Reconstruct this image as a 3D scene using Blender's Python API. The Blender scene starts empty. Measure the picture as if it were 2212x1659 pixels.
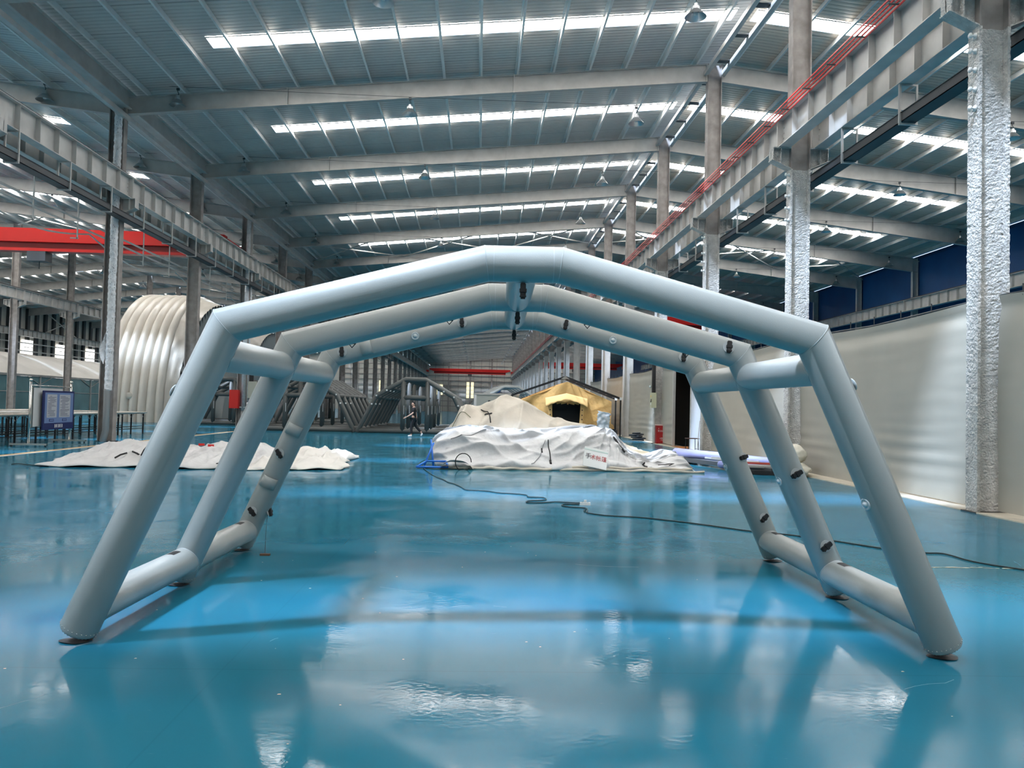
import bpy, bmesh, math, random
from mathutils import Vector, Matrix, noise, Euler
random.seed(7)
PI = math.pi
SC = bpy.context.scene
COL = SC.collection
V = Vector

# ------------------------------------------------------------------ camera
YAW, PITCH, ROLL, HC, FPX = 0.0426, 0.0295, 0.0236, 1.6132, 1661.0
_f = V((math.sin(YAW)*math.cos(PITCH), math.cos(YAW)*math.cos(PITCH), math.sin(PITCH)))
_r = V((math.cos(YAW), -math.sin(YAW), 0.0)); _u = _r.cross(_f)
_r2 = _r*math.cos(ROLL)+_u*math.sin(ROLL); _u2 = -_r*math.sin(ROLL)+_u*math.cos(ROLL)
cam = bpy.data.cameras.new('camera'); camo = bpy.data.objects.new('camera', cam); COL.objects.link(camo)
cam.sensor_fit = 'HORIZONTAL'; cam.sensor_width = 36.0; cam.lens = 36.0*FPX/2212.0
cam.clip_start = 0.05; cam.clip_end = 600
camo.matrix_world = Matrix(((_r2.x,_u2.x,-_f.x,0),(_r2.y,_u2.y,-_f.y,0),(_r2.z,_u2.z,-_f.z,HC),(0,0,0,1)))
SC.camera = camo

# ------------------------------------------------------------------ world, sun, exposure
world = bpy.data.worlds.new('world'); SC.world = world; world.use_nodes = True
bg = world.node_tree.nodes['Background']; bg.inputs[0].default_value = (0.62, 0.76, 1.0, 1); bg.inputs[1].default_value = 2.0
sun = bpy.data.lights.new('sun', 'SUN'); sun.energy = 29.0; sun.angle = math.radians(7.0); sun.color = (0.60, 0.76, 1.0)
suno = bpy.data.objects.new('sun', sun); COL.objects.link(suno)
suno.rotation_euler = V((0.43, 0.345, -1.0)).to_track_quat('-Z', 'Y').to_euler()
suno.location = (0, 0, 40)
SKY_EMIT = 19.0
SC.view_settings.view_transform = 'Standard'; SC.view_settings.look = 'None'
SC.view_settings.gamma = 1.0; SC.view_settings.exposure = 0.14; SC.view_settings.use_curve_mapping = False
SC.cycles.use_denoising = True
SC.cycles.max_bounces = 8; SC.cycles.diffuse_bounces = 5; SC.cycles.glossy_bounces = 4
SC.cycles.transparent_max_bounces = 12; SC.cycles.caustics_reflective = False; SC.cycles.caustics_refractive = False
SC.cycles.sample_clamp_indirect = 6.0

# ------------------------------------------------------------------ materials
MATS = {}
def mat(name, col, rough=0.6, metal=0.0, var=0.0, vscale=3.0, bump=0.0, bscale=30.0, coat=0.0, coatr=0.1, emit=0.0, alpha=1.0,
        stretch=(1, 1, 1), bdist=0.02, trans=0.0, spec=0.5, sub=0.0):
    if name in MATS: return MATS[name]
    m = bpy.data.materials.new(name); m.use_nodes = True; nt = m.node_tree; N = nt.nodes; L = nt.links
    b = N['Principled BSDF']; c4 = (*col, 1)
    b.inputs['Base Color'].default_value = c4; b.inputs['Roughness'].default_value = rough; b.inputs['Metallic'].default_value = metal
    b.inputs['Specular IOR Level'].default_value = spec
    if coat: b.inputs['Coat Weight'].default_value = coat; b.inputs['Coat Roughness'].default_value = coatr
    if emit: b.inputs['Emission Color'].default_value = c4; b.inputs['Emission Strength'].default_value = emit
    if alpha < 1: b.inputs['Alpha'].default_value = alpha
    if trans: b.inputs['Transmission Weight'].default_value = trans
    if var or bump:
        tc = N.new('ShaderNodeTexCoord'); mp = N.new('ShaderNodeMapping'); mp.inputs['Scale'].default_value = stretch
        L.new(tc.outputs['Object'], mp.inputs['Vector'])
    if var:
        n = N.new('ShaderNodeTexNoise'); n.inputs['Scale'].default_value = vscale; n.inputs['Detail'].default_value = 5
        L.new(mp.outputs[0], n.inputs['Vector'])
        r = N.new('ShaderNodeMapRange'); r.inputs[1].default_value = 0.3; r.inputs[2].default_value = 0.7
        r.inputs[3].default_value = 1-var; r.inputs[4].default_value = 1+var; L.new(n.outputs[0], r.inputs[0])
        mx = N.new('ShaderNodeVectorMath'); mx.operation = 'SCALE'; mx.inputs[0].default_value = col
        L.new(r.outputs[0], mx.inputs['Scale']); L.new(mx.outputs[0], b.inputs['Base Color'])
    if bump:
        n2 = N.new('ShaderNodeTexNoise'); n2.inputs['Scale'].default_value = bscale; n2.inputs['Detail'].default_value = 4
        L.new(mp.outputs[0], n2.inputs['Vector'])
        bp = N.new('ShaderNodeBump'); bp.inputs['Strength'].default_value = bump; bp.inputs['Distance'].default_value = bdist
        L.new(n2.outputs[0], bp.inputs['Height']); L.new(bp.outputs[0], b.inputs['Normal'])
    MATS[name] = m; return m

def floor_mat():
    m = bpy.data.materials.new('epoxy_floor'); m.use_nodes = True; nt = m.node_tree; N = nt.nodes; L = nt.links
    b = N['Principled BSDF']; tc = N.new('ShaderNodeTexCoord')
    n = N.new('ShaderNodeTexNoise'); n.inputs['Scale'].default_value = 0.22; n.inputs['Detail'].default_value = 6; L.new(tc.outputs['Object'], n.inputs['Vector'])
    cr = N.new('ShaderNodeValToRGB'); cr.color_ramp.elements[0].position = 0.35; cr.color_ramp.elements[0].color = (0.018, 0.135, 0.190, 1)
    cr.color_ramp.elements[1].position = 0.68; cr.color_ramp.elements[1].color = (0.014, 0.160, 0.270, 1); L.new(n.outputs[0], cr.inputs[0])
    # scuffs: stretched fine noise, thresholded
    mp = N.new('ShaderNodeMapping'); mp.inputs['Scale'].default_value = (1.2, 7.0, 1); mp.inputs['Rotation'].default_value = (0, 0, 0.5); L.new(tc.outputs['Object'], mp.inputs['Vector'])
    n2 = N.new('ShaderNodeTexNoise'); n2.inputs['Scale'].default_value = 5; n2.inputs['Detail'].default_value = 8; n2.inputs['Roughness'].default_value = 0.7; L.new(mp.outputs[0], n2.inputs['Vector'])
    r2 = N.new('ShaderNodeMapRange'); r2.inputs[1].default_value = 0.66; r2.inputs[2].default_value = 0.76; r2.inputs[4].default_value = 0.5; L.new(n2.outputs[0], r2.inputs[0])
    mx = N.new('ShaderNodeMixRGB'); L.new(r2.outputs[0], mx.inputs[0]); L.new(cr.outputs[0], mx.inputs[1]); mx.inputs[2].default_value = (0.16, 0.30, 0.34, 1)
    # saw-cut joints every 6 m along y, 7.3 m along x
    sep = N.new('ShaderNodeSeparateXYZ'); L.new(tc.outputs['Object'], sep.inputs[0])
    prev = mx
    for ax, per, off in ((1, 8.0, 4.72), (0, 7.4, -1.5)):
        a = N.new('ShaderNodeMath'); a.operation = 'ADD'; a.inputs[1].default_value = -off + per*40; L.new(sep.outputs[ax], a.inputs[0])
        md = N.new('ShaderNodeMath'); md.operation = 'MODULO'; md.inputs[1].default_value = per; L.new(a.outputs[0], md.inputs[0])
        lt = N.new('ShaderNodeMath'); lt.operation = 'LESS_THAN'; lt.inputs[1].default_value = 0.012; L.new(md.outputs[0], lt.inputs[0])
        ml = N.new('ShaderNodeMath'); ml.operation = 'MULTIPLY'; ml.inputs[1].default_value = 0.22 if ax else 0.12; L.new(lt.outputs[0], ml.inputs[0])
        m2 = N.new('ShaderNodeMixRGB'); L.new(ml.outputs[0], m2.inputs[0]); L.new(prev.outputs[0], m2.inputs[1]); m2.inputs[2].default_value = (0.01, 0.07, 0.11, 1)
        prev = m2
    L.new(prev.outputs[0], b.inputs['Base Color'])
    b.inputs['Roughness'].default_value = 0.6; b.inputs['Specular IOR Level'].default_value = 0.0
    b.inputs['Coat Weight'].default_value = 0.75; b.inputs['Coat IOR'].default_value = 1.38
    n3 = N.new('ShaderNodeTexNoise'); n3.inputs['Scale'].default_value = 1.3; n3.inputs['Detail'].default_value = 3; L.new(tc.outputs['Object'], n3.inputs['Vector'])
    r3 = N.new('ShaderNodeMapRange'); r3.inputs[1].default_value = 0.3; r3.inputs[2].default_value = 0.75; r3.inputs[3].default_value = 0.04; r3.inputs[4].default_value = 0.22
    L.new(n3.outputs[0], r3.inputs[0]); L.new(r3.outputs[0], b.inputs['Coat Roughness'])
    n4 = N.new('ShaderNodeTexNoise'); n4.inputs['Scale'].default_value = 0.9; n4.inputs['Detail'].default_value = 2; L.new(tc.outputs['Object'], n4.inputs['Vector'])
    bp = N.new('ShaderNodeBump'); bp.inputs['Strength'].default_value = 0.35; bp.inputs['Distance'].default_value = 0.02; L.new(n4.outputs[0], bp.inputs['Height'])
    n5 = N.new('ShaderNodeTexNoise'); n5.inputs['Scale'].default_value = 26; n5.inputs['Detail'].default_value = 3; L.new(tc.outputs['Object'], n5.inputs['Vector'])
    bp2 = N.new('ShaderNodeBump'); bp2.inputs['Strength'].default_value = 0.12; bp2.inputs['Distance'].default_value = 0.004; L.new(n5.outputs[0], bp2.inputs['Height']); L.new(bp.outputs[0], bp2.inputs['Normal'])
    L.new(bp2.outputs[0], b.inputs['Coat Normal'])
    return m

def roof_mat(name, c0, c1):
    """corrugated sheet: ribs run along x, seams now and then"""
    m = bpy.data.materials.new(name); m.use_nodes = True; nt = m.node_tree; N = nt.nodes; L = nt.links
    b = N['Principled BSDF']; b.inputs['Roughness'].default_value = 0.45; b.inputs['Metallic'].default_value = 0.25
    tc = N.new('ShaderNodeTexCoord'); sep = N.new('ShaderNodeSeparateXYZ'); L.new(tc.outputs['Object'], sep.inputs[0])
    def tri(per):
        md = N.new('ShaderNodeMath'); md.operation = 'PINGPONG'; md.inputs[1].default_value = per/2; L.new(sep.outputs[1], md.inputs[0]); return md
    t = tri(0.205)
    r = N.new('ShaderNodeMapRange'); r.inputs[1].default_value = 0.03; r.inputs[2].default_value = 0.055; L.new(t.outputs[0], r.inputs[0])
    bp = N.new('ShaderNodeBump'); bp.inputs['Strength'].default_value = 0.6; bp.inputs['Distance'].default_value = 0.03; L.new(r.outputs[0], bp.inputs['Height']); L.new(bp.outputs[0], b.inputs['Normal'])
    # seam lines
    s = tri(1.64); lt = N.new('ShaderNodeMath'); lt.operation = 'LESS_THAN'; lt.inputs[1].default_value = 0.012; L.new(s.outputs[0], lt.inputs[0])
    mp = N.new('ShaderNodeMapping'); mp.inputs['Scale'].default_value = (0.75, 0.25, 1); L.new(tc.outputs['Object'], mp.inputs['Vector'])
    n = N.new('ShaderNodeTexNoise'); n.inputs['Scale'].default_value = 0.8; n.inputs['Detail'].default_value = 5; L.new(mp.outputs[0], n.inputs['Vector'])
    cr = N.new('ShaderNodeValToRGB'); cr.color_ramp.elements[0].position = 0.35; cr.color_ramp.elements[1].position = 0.65
    cr.color_ramp.elements[0].color = (*c0, 1); cr.color_ramp.elements[1].color = (*c1, 1); L.new(n.outputs[0], cr.inputs[0])
    m0 = N.new('ShaderNodeMixRGB'); m0.blend_type = 'MULTIPLY'; m0.inputs[0].default_value = 0.15
    L.new(cr.outputs[0], m0.inputs[1]); L.new(r.outputs[0], m0.inputs[2])
    m1 = N.new('ShaderNodeMixRGB'); ml = N.new('ShaderNodeMath'); ml.operation = 'MULTIPLY'; ml.inputs[1].default_value = 0.6; L.new(lt.outputs[0], ml.inputs[0])
    L.new(ml.outputs[0], m1.inputs[0]); L.new(m0.outputs[0], m1.inputs[1]); m1.inputs[2].default_value = (0.05, 0.055, 0.06, 1)
    L.new(m1.outputs[0], b.inputs['Base Color'])
    return m

def skylight_mat():
    m = bpy.data.materials.new('translucent_skylight'); m.use_nodes = True; nt = m.node_tree; N = nt.nodes; L = nt.links
    for n in list(N):
        if n.type == 'BSDF_PRINCIPLED': N.remove(n)
    e = N.new('ShaderNodeEmission'); e.inputs[0].default_value = (1.0, 0.97, 0.93, 1); e.inputs[1].default_value = SKY_EMIT
    t = N.new('ShaderNodeBsdfTransparent'); t.inputs[0].default_value = (0.5, 0.5, 0.5, 1)
    a = N.new('ShaderNodeAddShader'); L.new(e.outputs[0], a.inputs[0]); L.new(t.outputs[0], a.inputs[1]); L.new(a.outputs[0], N['Material Output'].inputs[0])
    return m

def window_mat(name, col, s):
    m = bpy.data.materials.new(name); m.use_nodes = True; N = m.node_tree.nodes; L = m.node_tree.links
    for n in list(N):
        if n.type == 'BSDF_PRINCIPLED': N.remove(n)
    e = N.new('ShaderNodeEmission'); e.inputs[0].default_value = (*col, 1); e.inputs[1].default_value = s
    L.new(e.outputs[0], N['Material Output'].inputs[0]); return m

FLOOR = floor_mat(); ROOF = roof_mat('roof_sheet_grey', (0.56, 0.56, 0.54), (0.68, 0.65, 0.61)); SKY = skylight_mat()
ROOFR = roof_mat('roof_sheet_warm', (0.62, 0.54, 0.45), (0.72, 0.64, 0.55))
STEEL = mat('grey_painted_steel', (0.50, 0.48, 0.45), 0.45, 0.2, 0.12, 2)
PURL = mat('galvanised_purlin', (0.80, 0.79, 0.76), 0.45, 0.0, 0.08, 2)
STEELW = mat('pale_painted_steel', (0.55, 0.53, 0.50), 0.42, 0.1, 0.12, 2)
DSTEEL = mat('dark_steel', (0.07, 0.075, 0.08), 0.5, 0.4)
RUST = mat('grey_brown_primer', (0.30, 0.27, 0.25), 0.6, 0.1, 0.25, 3)
COAT = mat('sprayed_fireproofing', (0.58, 0.56, 0.53), 0.9, 0, 0.18, 6, 1.0, 28, bdist=0.05)
TUBE = mat('grey_inflated_fabric', (0.315, 0.335, 0.32), 0.42, 0, 0.05, 1.2, 0.05, 160, coat=0.3, coatr=0.28)
TUBEL = mat('seam_tape_grey', (0.42, 0.45, 0.45), 0.45)
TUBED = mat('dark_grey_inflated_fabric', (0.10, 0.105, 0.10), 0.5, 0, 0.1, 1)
BLACK = mat('black_webbing', (0.006, 0.006, 0.007), 0.6)
GREYP = mat('grey_plastic', (0.5, 0.55, 0.56), 0.3, 0, coat=0.3)
RED = mat('red_paint', (0.55, 0.012, 0.008), 0.4)
RED_SHADE = mat('shaded_red_paint', (0.22, 0.008, 0.008), 0.45)  # darker copy of the red: recess shade painted into the crane web
REDRAIL = mat('red_conductor', (0.62, 0.03, 0.025), 0.35)
YELLOW = mat('yellow_plate', (0.75, 0.48, 0.05), 0.5)
WHITEC = mat('white_tent_cloth', (0.60, 0.60, 0.60), 0.55, 0, 0.05, 3, 0.35, 9, coat=0.1, coatr=0.3, bdist=0.05)
CREAMC = mat('cream_tent_cloth', (0.55, 0.50, 0.42), 0.6, 0, 0.07, 2, 0.25, 8, bdist=0.05)
GREYC = mat('pale_grey_tent_cloth', (0.55, 0.54, 0.53), 0.5, 0, 0.08, 2.5, 0.35, 9, coat=0.15, coatr=0.25, bdist=0.05)
TAN = mat('tan_canvas', (0.62, 0.36, 0.12), 0.8, 0, 0.1, 3, 0.3, 8, bdist=0.05)
ARCH = mat('cream_inflated_fabric', (0.60, 0.56, 0.49), 0.38, 0, 0.06, 0.8, 0.15, 4, coat=0.25, coatr=0.2, bdist=0.05)
CURT = mat('grey_curtain_fabric', (0.42, 0.40, 0.345), 0.5, 0, 0.06, 0.8, coat=0.15, coatr=0.35)
BLUE = mat('blue_wall_sheet', (0.004, 0.055, 0.17), 0.5, 0.1, 0.15, 0.6)
CREAMW = mat('cream_wall_sheet', (0.55, 0.52, 0.46), 0.6, 0, 0.08, 1)
TEAL = mat('clear_blue_film', (0.16, 0.30, 0.32), 0.25, 0, 0.2, 0.5, coat=0.5, coatr=0.1)
CHROME = mat('polished_steel', (0.62, 0.60, 0.56), 0.18, 1.0)
WRAP = mat('clear_plastic_wrap', (0.72, 0.73, 0.74), 0.25, 0, 0.15, 8, 0.8, 22, coat=0.6, coatr=0.1, bdist=0.04)
WHITEP = mat('white_plastic', (0.8, 0.8, 0.78), 0.4)
SKIN = mat('skin', (0.55, 0.33, 0.24), 0.6)

# ------------------------------------------------------------------ mesh helpers
class MB:
    def __init__(s): s.v = []; s.f = []; s.m = []
    def add(s, vs, fs, mi=0):
        o = len(s.v); s.v += [tuple(p) for p in vs]; s.f += [tuple(i+o for i in f) for f in fs]; s.m += [mi]*len(fs); return s
    def box(s, x0, x1, y0, y1, z0, z1, mi=0):
        vs = [(x, y, z) for z in (z0, z1) for y in (y0, y1) for x in (x0, x1)]
        return s.add(vs, [(0, 2, 3, 1), (4, 5, 7, 6), (0, 1, 5, 4), (2, 6, 7, 3), (0, 4, 6, 2), (1, 3, 7, 5)], mi)
    def frame(s, p, q, up=(0, 0, 1)):
        p = V(p); q = V(q); a = (q-p).normalized(); up = V(up)
        if abs(a.dot(up)) > 0.98: up = V((1, 0, 0)) if abs(a.x) < 0.9 else V((0, 1, 0))
        sx = a.cross(up).normalized(); sz = sx.cross(a).normalized(); return p, q, a, sx, sz
    def bar(s, p, q, w, h, up=(0, 0, 1), mi=0):
        p, q, a, sx, sz = s.frame(p, q, up)
        vs = [e+sx*i*w/2+sz*j*h/2 for e in (p, q) for i, j in ((-1, -1), (1, -1), (1, 1), (-1, 1))]
        return s.add(vs, [(0, 3, 2, 1), (4, 5, 6, 7), (0, 1, 5, 4), (1, 2, 6, 5), (2, 3, 7, 6), (3, 0, 4, 7)], mi)
    def ibar(s, p, q, w, h, t=0.02, up=(0, 0, 1), mi=0):
        """I-section: flanges of width w, total depth h along up"""
        p, q, a, sx, sz = s.frame(p, q, up)
        for k in (-1, 1): s.bar(p+sz*k*(h-t)/2, q+sz*k*(h-t)/2, w, t, up, mi)
        s.bar(p, q, t, h-2*t, up, mi); return s
    def tube(s, pts, r, n=10, cap=True, mi=0, radii=None, round_cap=0.0):
        pts = [V(p) for p in pts]; N = len(pts); rings = []
        radii = list(radii or [r]*N)
        if round_cap:
            d0 = (pts[0]-pts[1]).normalized(); d1 = (pts[-1]-pts[-2]).normalized(); r0 = radii[0]; r1 = radii[-1]
            K = 4
            pre = [(pts[0]+d0*r0*round_cap*math.sin(PI/2*k/K), max(r0*math.cos(PI/2*k/K), r0*0.05)) for k in range(K, 0, -1)]
            post = [(pts[-1]+d1*r1*round_cap*math.sin(PI/2*k/K), max(r1*math.cos(PI/2*k/K), r1*0.05)) for k in range(1, K+1)]
            pts = [a for a, b in pre]+pts+[a for a, b in post]; radii = [b for a, b in pre]+radii+[b for a, b in post]; N = len(pts)
        a0 = (pts[1]-pts[0]).normalized(); up = V((0, 0, 1)) if abs(a0.z) < 0.9 else V((0, 1, 0))
        nx = a0.cross(up).normalized()
        base = len(s.v)
        for i, p in enumerate(pts):
            d1 = (pts[i]-pts[i-1]).normalized() if i else a0
            d2 = (pts[i+1]-pts[i]).normalized() if i < N-1 else d1
            t = (d1+d2).normalized() if (d1+d2).length > 1e-6 else d1
            nx = (nx-d1*nx.dot(d1)).normalized(); ny = d1.cross(nx)
            for k in range(n):
                an = 2*PI*k/n; o = (nx*math.cos(an)+ny*math.sin(an))*radii[i]
                # project along d1 onto the mitre plane
                dn = d1.dot(t)
                if abs(dn) > 0.2: o = o-d1*(o.dot(t)/dn)
                s.v.append(tuple(p+o))
            if i < N-1:
                nx = (nx-d2*nx.dot(d2)).normalized()
        for i in range(N-1):
            for k in range(n):
                a = base+i*n+k; b = base+i*n+(k+1) % n
                s.f.append((a, b, b+n, a+n)); s.m.append(mi)
        if cap:
            s.f.append(tuple(base+k for k in range(n))[::-1]); s.m.append(mi)
            s.f.append(tuple(base+(N-1)*n+k for k in range(n))); s.m.append(mi)
        return s
    def lathe(s, prof, c=(0, 0, 0), n=16, mi=0):
        base = len(s.v); c = V(c)
        for r, z in prof:
            for k in range(n): s.v.append((c.x+r*math.cos(2*PI*k/n), c.y+r*math.sin(2*PI*k/n), c.z+z))
        for i in range(len(prof)-1):
            for k in range(n):
                a = base+i*n+k; b = base+i*n+(k+1) % n; s.f.append((a, b, b+n, a+n)); s.m.append(mi)
        return s
    def grid(s, fn, nu, nv, mi=0):
        base = len(s.v)
        for j in range(nv+1):
            for i in range(nu+1): s.v.append(tuple(fn(i/nu, j/nv)))
        for j in range(nv):
            for i in range(nu):
                a = base+j*(nu+1)+i; s.f.append((a, a+1, a+nu+2, a+nu+1)); s.m.append(mi)
        return s
    def poly(s, pts, d, mi=0):
        """prism: polygon pts extruded by vector d"""
        n = len(pts); d = V(d); vs = [V(p) for p in pts]+[V(p)+d for p in pts]
        fs = [tuple(range(n))[::-1], tuple(range(n, 2*n))]+[(i, (i+1) % n, (i+1) % n+n, i+n) for i in range(n)]
        return s.add(vs, fs, mi)
    def mesh(s, name, mats, smooth=False):
        me = bpy.data.meshes.new(name); me.from_pydata(s.v, [], s.f)
        for m in (mats if isinstance(mats, (list, tuple)) else [mats]):
            if m: me.materials.append(m)
        if any(s.m): me.polygons.foreach_set('material_index', s.m)
        if smooth: me.polygons.foreach_set('use_smooth', [True]*len(s.f))
        me.update(); return me

def link(o, parent=None):
    COL.objects.link(o)
    if parent: o.parent = parent
    return o
def obj(name, mb, m=None, parent=None, smooth=False, auto=None):
    me = mb.mesh(name, m, smooth) if isinstance(mb, MB) else mb
    o = bpy.data.objects.new(name, me)
    if auto and isinstance(mb, MB):
        bm = bmesh.new(); bm.from_mesh(me)
        for e in bm.edges:
            if len(e.link_faces) == 2 and e.calc_face_angle(0) > math.radians(auto): e.smooth = False
        bm.to_mesh(me); bm.free()
    return link(o, parent)
def tag(o, label, cat, group=None, kind=None):
    o['label'] = label; o['category'] = cat
    if group: o['group'] = group
    if kind: o['kind'] = kind
    return o
def thing(name, label, cat, loc=(0, 0, 0), rz=0.0, group=None):
    o = bpy.data.objects.new(name, None); o.empty_display_size = 0.2; COL.objects.link(o)
    o.location = loc; o.rotation_euler = (0, 0, rz); return tag(o, label, cat, group)
def struct(name, mb=None, m=None, label=None, smooth=False):
    if mb is None:
        o = bpy.data.objects.new(name, None); COL.objects.link(o)
    else: o = obj(name, mb, m, None, smooth)
    o['kind'] = 'structure'
    if label: o['label'] = label
    return o
def dup(root, loc, label, group=None, rz=None):
    r = root.copy(); COL.objects.link(r); r.location = loc; r['label'] = label
    if rz is not None: r.rotation_euler = (0, 0, rz)
    if group: r['group'] = group
    for ch in list(root.children):
        c = ch.copy(); COL.objects.link(c); c.parent = r
        for g in ch.children:
            d = g.copy(); COL.objects.link(d); d.parent = c
    return r
ORD = ['first', 'second', 'third', 'fourth', 'fifth', 'sixth', 'seventh', 'eighth', 'ninth', 'tenth', 'eleventh', 'twelfth', 'thirteenth', 'fourteenth', 'fifteenth', 'sixteenth', 'seventeenth', 'eighteenth', 'nineteenth', 'twentieth', 'twenty-first', 'twenty-second', 'twenty-third', 'twenty-fourth', 'twenty-fifth', 'twenty-sixth', 'twenty-seventh']

# ------------------------------------------------------------------ hall grid
RX, LX, LLX, RW, LW = 8.72, -13.6, -36.0, 30.9, -58.2
YN, YF = -19.3, 204.8
def FY(k): return 12.84+8*k
def roofz(x):
    if x >= RX: return 15.20-0.1*(x-RX)
    if x >= LX: return 15.20+0.1*(x-RX)
    if x >= LLX: return 12.97-0.1*(x-LX)
    return 15.21+0.1*(x-LLX)

# ================================================================== SETTING
fl = struct('floor', MB().add([(LW, YN, 0), (RW+.3, YN, 0), (RW+.3, YF, 0), (LW, YF, 0)], [(0, 1, 2, 3)]), FLOOR, 'glossy blue-green epoxy floor of the factory hall')
# yellow lane line, sill, paint chips
mk = MB()
mk.add([(-12.72, 14, .003), (-12.52, 14, .003), (-12.52, 60, .003), (-12.72, 60, .003)], [(0, 1, 2, 3)])
obj('lane_line', mk, mat('worn_yellow_line', (0.50, 0.30, 0.12), 0.6, 0, 0.25, 3), fl)
mk = MB(); mk.add([(-12.50, 14, .003), (-12.38, 14, .003), (-12.38, 60, .003), (-12.5, 60, .003)], [(0, 1, 2, 3)])
obj('lane_line', mk, mat('worn_white_line', (0.62, 0.62, 0.56), 0.5, 0, 0.2, 3), fl)['label'] = 'white strip beside the yellow lane line'
chip = MB(); rr = random.Random(3)
for x0, x1, yb in ((4.9, 6.45, 8.07), (6.6, 9.0, 8.12)):
    x = x0; y = yb
    while x < x1:
        n = rr.randint(5, 7); cx, cy = x, y+rr.uniform(-.02, .02); a, b = rr.uniform(.02, .09), rr.uniform(.006, .022)
        vs = [(cx+a*math.cos(2*PI*k/n)*rr.uniform(.6, 1.2), cy+b*math.sin(2*PI*k/n)*rr.uniform(.6, 1.2), .002) for k in range(n)]
        chip.add(vs, [tuple(range(n))]); x += rr.uniform(.03, .10); y += rr.uniform(-.012, .014)
for _ in range(46):
    cx, cy = rr.uniform(-4, 5), rr.uniform(2.8, 9); a = rr.uniform(.003, .012)
    chip.add([(cx-a, cy-a*.6, .002), (cx+a, cy-a*.4, .002), (cx+a*.6, cy+a*.7, .002), (cx-a*.7, cy+a*.5, .002)], [(0, 1, 2, 3)])
c_ = obj('paint_chips', chip, mat('bare_screed', (0.62, 0.55, 0.42), 0.9), fl); c_['kind'] = 'stuff'; c_['label'] = 'line of chipped paint showing pale screed'
scr = MB()
for _ in range(34):
    cx, cy = rr.uniform(-5, 7), rr.uniform(2.6, 15); an = rr.choice([rr.uniform(-.5, .5), rr.uniform(0.8, 1.4)]); ln = rr.uniform(.08, .7); w = .0008+cy*.00012
    pts = []; 
    for k in range(5):
        t = k/4*ln; pts.append(V((cx+t*math.cos(an), cy+t*math.sin(an), .0015))); an += rr.uniform(-.12, .12)
    for a, b in zip(pts, pts[1:]):
        n_ = V((-(b-a).y, (b-a).x, 0)).normalized()*w; scr.add([a-n_, b-n_, b+n_, a+n_], [(0, 1, 2, 3)])
c_ = obj('scratches', scr, mat('pale_scratch', (0.20, 0.36, 0.42), 0.7), fl); c_['kind'] = 'stuff'

# roof ----------------------------------------------------------------
cl = struct('ceiling', None, None, 'corrugated steel roof underside carried on purlins')
slopes = [(LX+.35, RX-.05, -9.2, 8.4, ROOF, 'nave'), (RX+.05, RW, 9.05, 26.5, ROOFR, 'right'), (LLX+.05, LX-.35, -35.2, -18.0, ROOF, 'left'), (LW, LLX-.05, -53.8, -36.5, ROOF, 'far')]
sky_bays = list(range(-3, 7))
far_bays = list(range(8, 25))           # strips centred on y = 25.5 + 8k  (k = bay index - 1)
def skyY(i): return 17.5+8*(i-1)
for (x0, x1, sx0, sx1, m, nm) in slopes:
    mb = MB()
    def q(xa, xb, ya, yb): mb.add([(xa, ya, roofz(xa)), (xb, ya, roofz(xb)), (xb, yb, roofz(xb)), (xa, yb, roofz(xa))], [(0, 1, 2, 3)])
    y = YN
    for i in sky_bays:
        c = skyY(i); q(x0, x1, y, c-.42); q(x0, sx0, c-.42, c+.42); q(sx1, x1, c-.42, c+.42); y = c+.42
    for i in far_bays:  # narrow far strips, added in every bay to light the hall's end
        c = skyY(i); q(x0, x1, y, c-.2); q(x0, sx0, c-.2, c+.2); q(sx1, x1, c-.2, c+.2); y = c+.2
        sk = MB().add([(sx0, c-.2, roofz(sx0)+.02), (sx1, c-.2, roofz(sx1)+.02), (sx1, c+.2, roofz(sx1)+.02), (sx0, c+.2, roofz(sx0)+.02)], [(0, 1, 2, 3)])
        obj('skylight', sk, SKY, cl)
    q(x0, x1, y, YF)
    obj('roof_sheet', mb, m, cl)
    for i in sky_bays:
        c = skyY(i); n = 5; zz = .02
        sk = MB().add([(sx0, c-.42, roofz(sx0)+zz), (sx1, c-.42, roofz(sx1)+zz), (sx1, c+.42, roofz(sx1)+zz), (sx0, c+.42, roofz(sx0)+zz)], [(0, 1, 2, 3)])
        obj('skylight', sk, SKY, cl)
        if nm != 'far':   # thin flashing below the strip
            fb = MB(); fb.bar((sx0, c-.40, roofz(sx0)-.03), (sx1, c-.40, roofz(sx1)-.03), .03, .03); obj('skylight_flashing', fb, STEELW, cl)
# purlins: one continuous z-section per line
pm = {}
for (x0, x1, sx0, sx1, m, nm) in slopes:
    n = 16
    for k in range(n):
        x = x0+(x1-x0)*(k+.5)/n; z = roofz(x)
        key = 1 if (nm in ('nave', 'far')) else -1
        if key not in pm:
            mb = MB(); mb.box(-.004, .004, YN, YF, -.24, 0); mb.box(-.07 if key > 0 else 0, 0 if key > 0 else .07, YN, YF, -.005, .0); mb.box(0 if key > 0 else -.07, .07 if key > 0 else 0, YN, YF, -.245, -.238)
            mb.box(.062*key-.003, .062*key+.003, YN, YF, -.245, -.22); pm[key] = mb.mesh('purlin', PURL)
        o = bpy.data.objects.new('purlin', pm[key]); link(o, cl); o.location = (x, 0, z-.01)
# sag rods
for (x0, x1, sx0, sx1, m, nm) in slopes[:3]:
    for i in range(-1, 5):
        y = skyY(i+1)-1.0; rb = MB(); rb.tube([(x0+.5, y, roofz(x0+.5)-.19), (x1-.5, y, roofz(x1-.5)-.19)], .009, 5, False); obj('sag_rod', rb, STEELW, cl)
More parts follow.
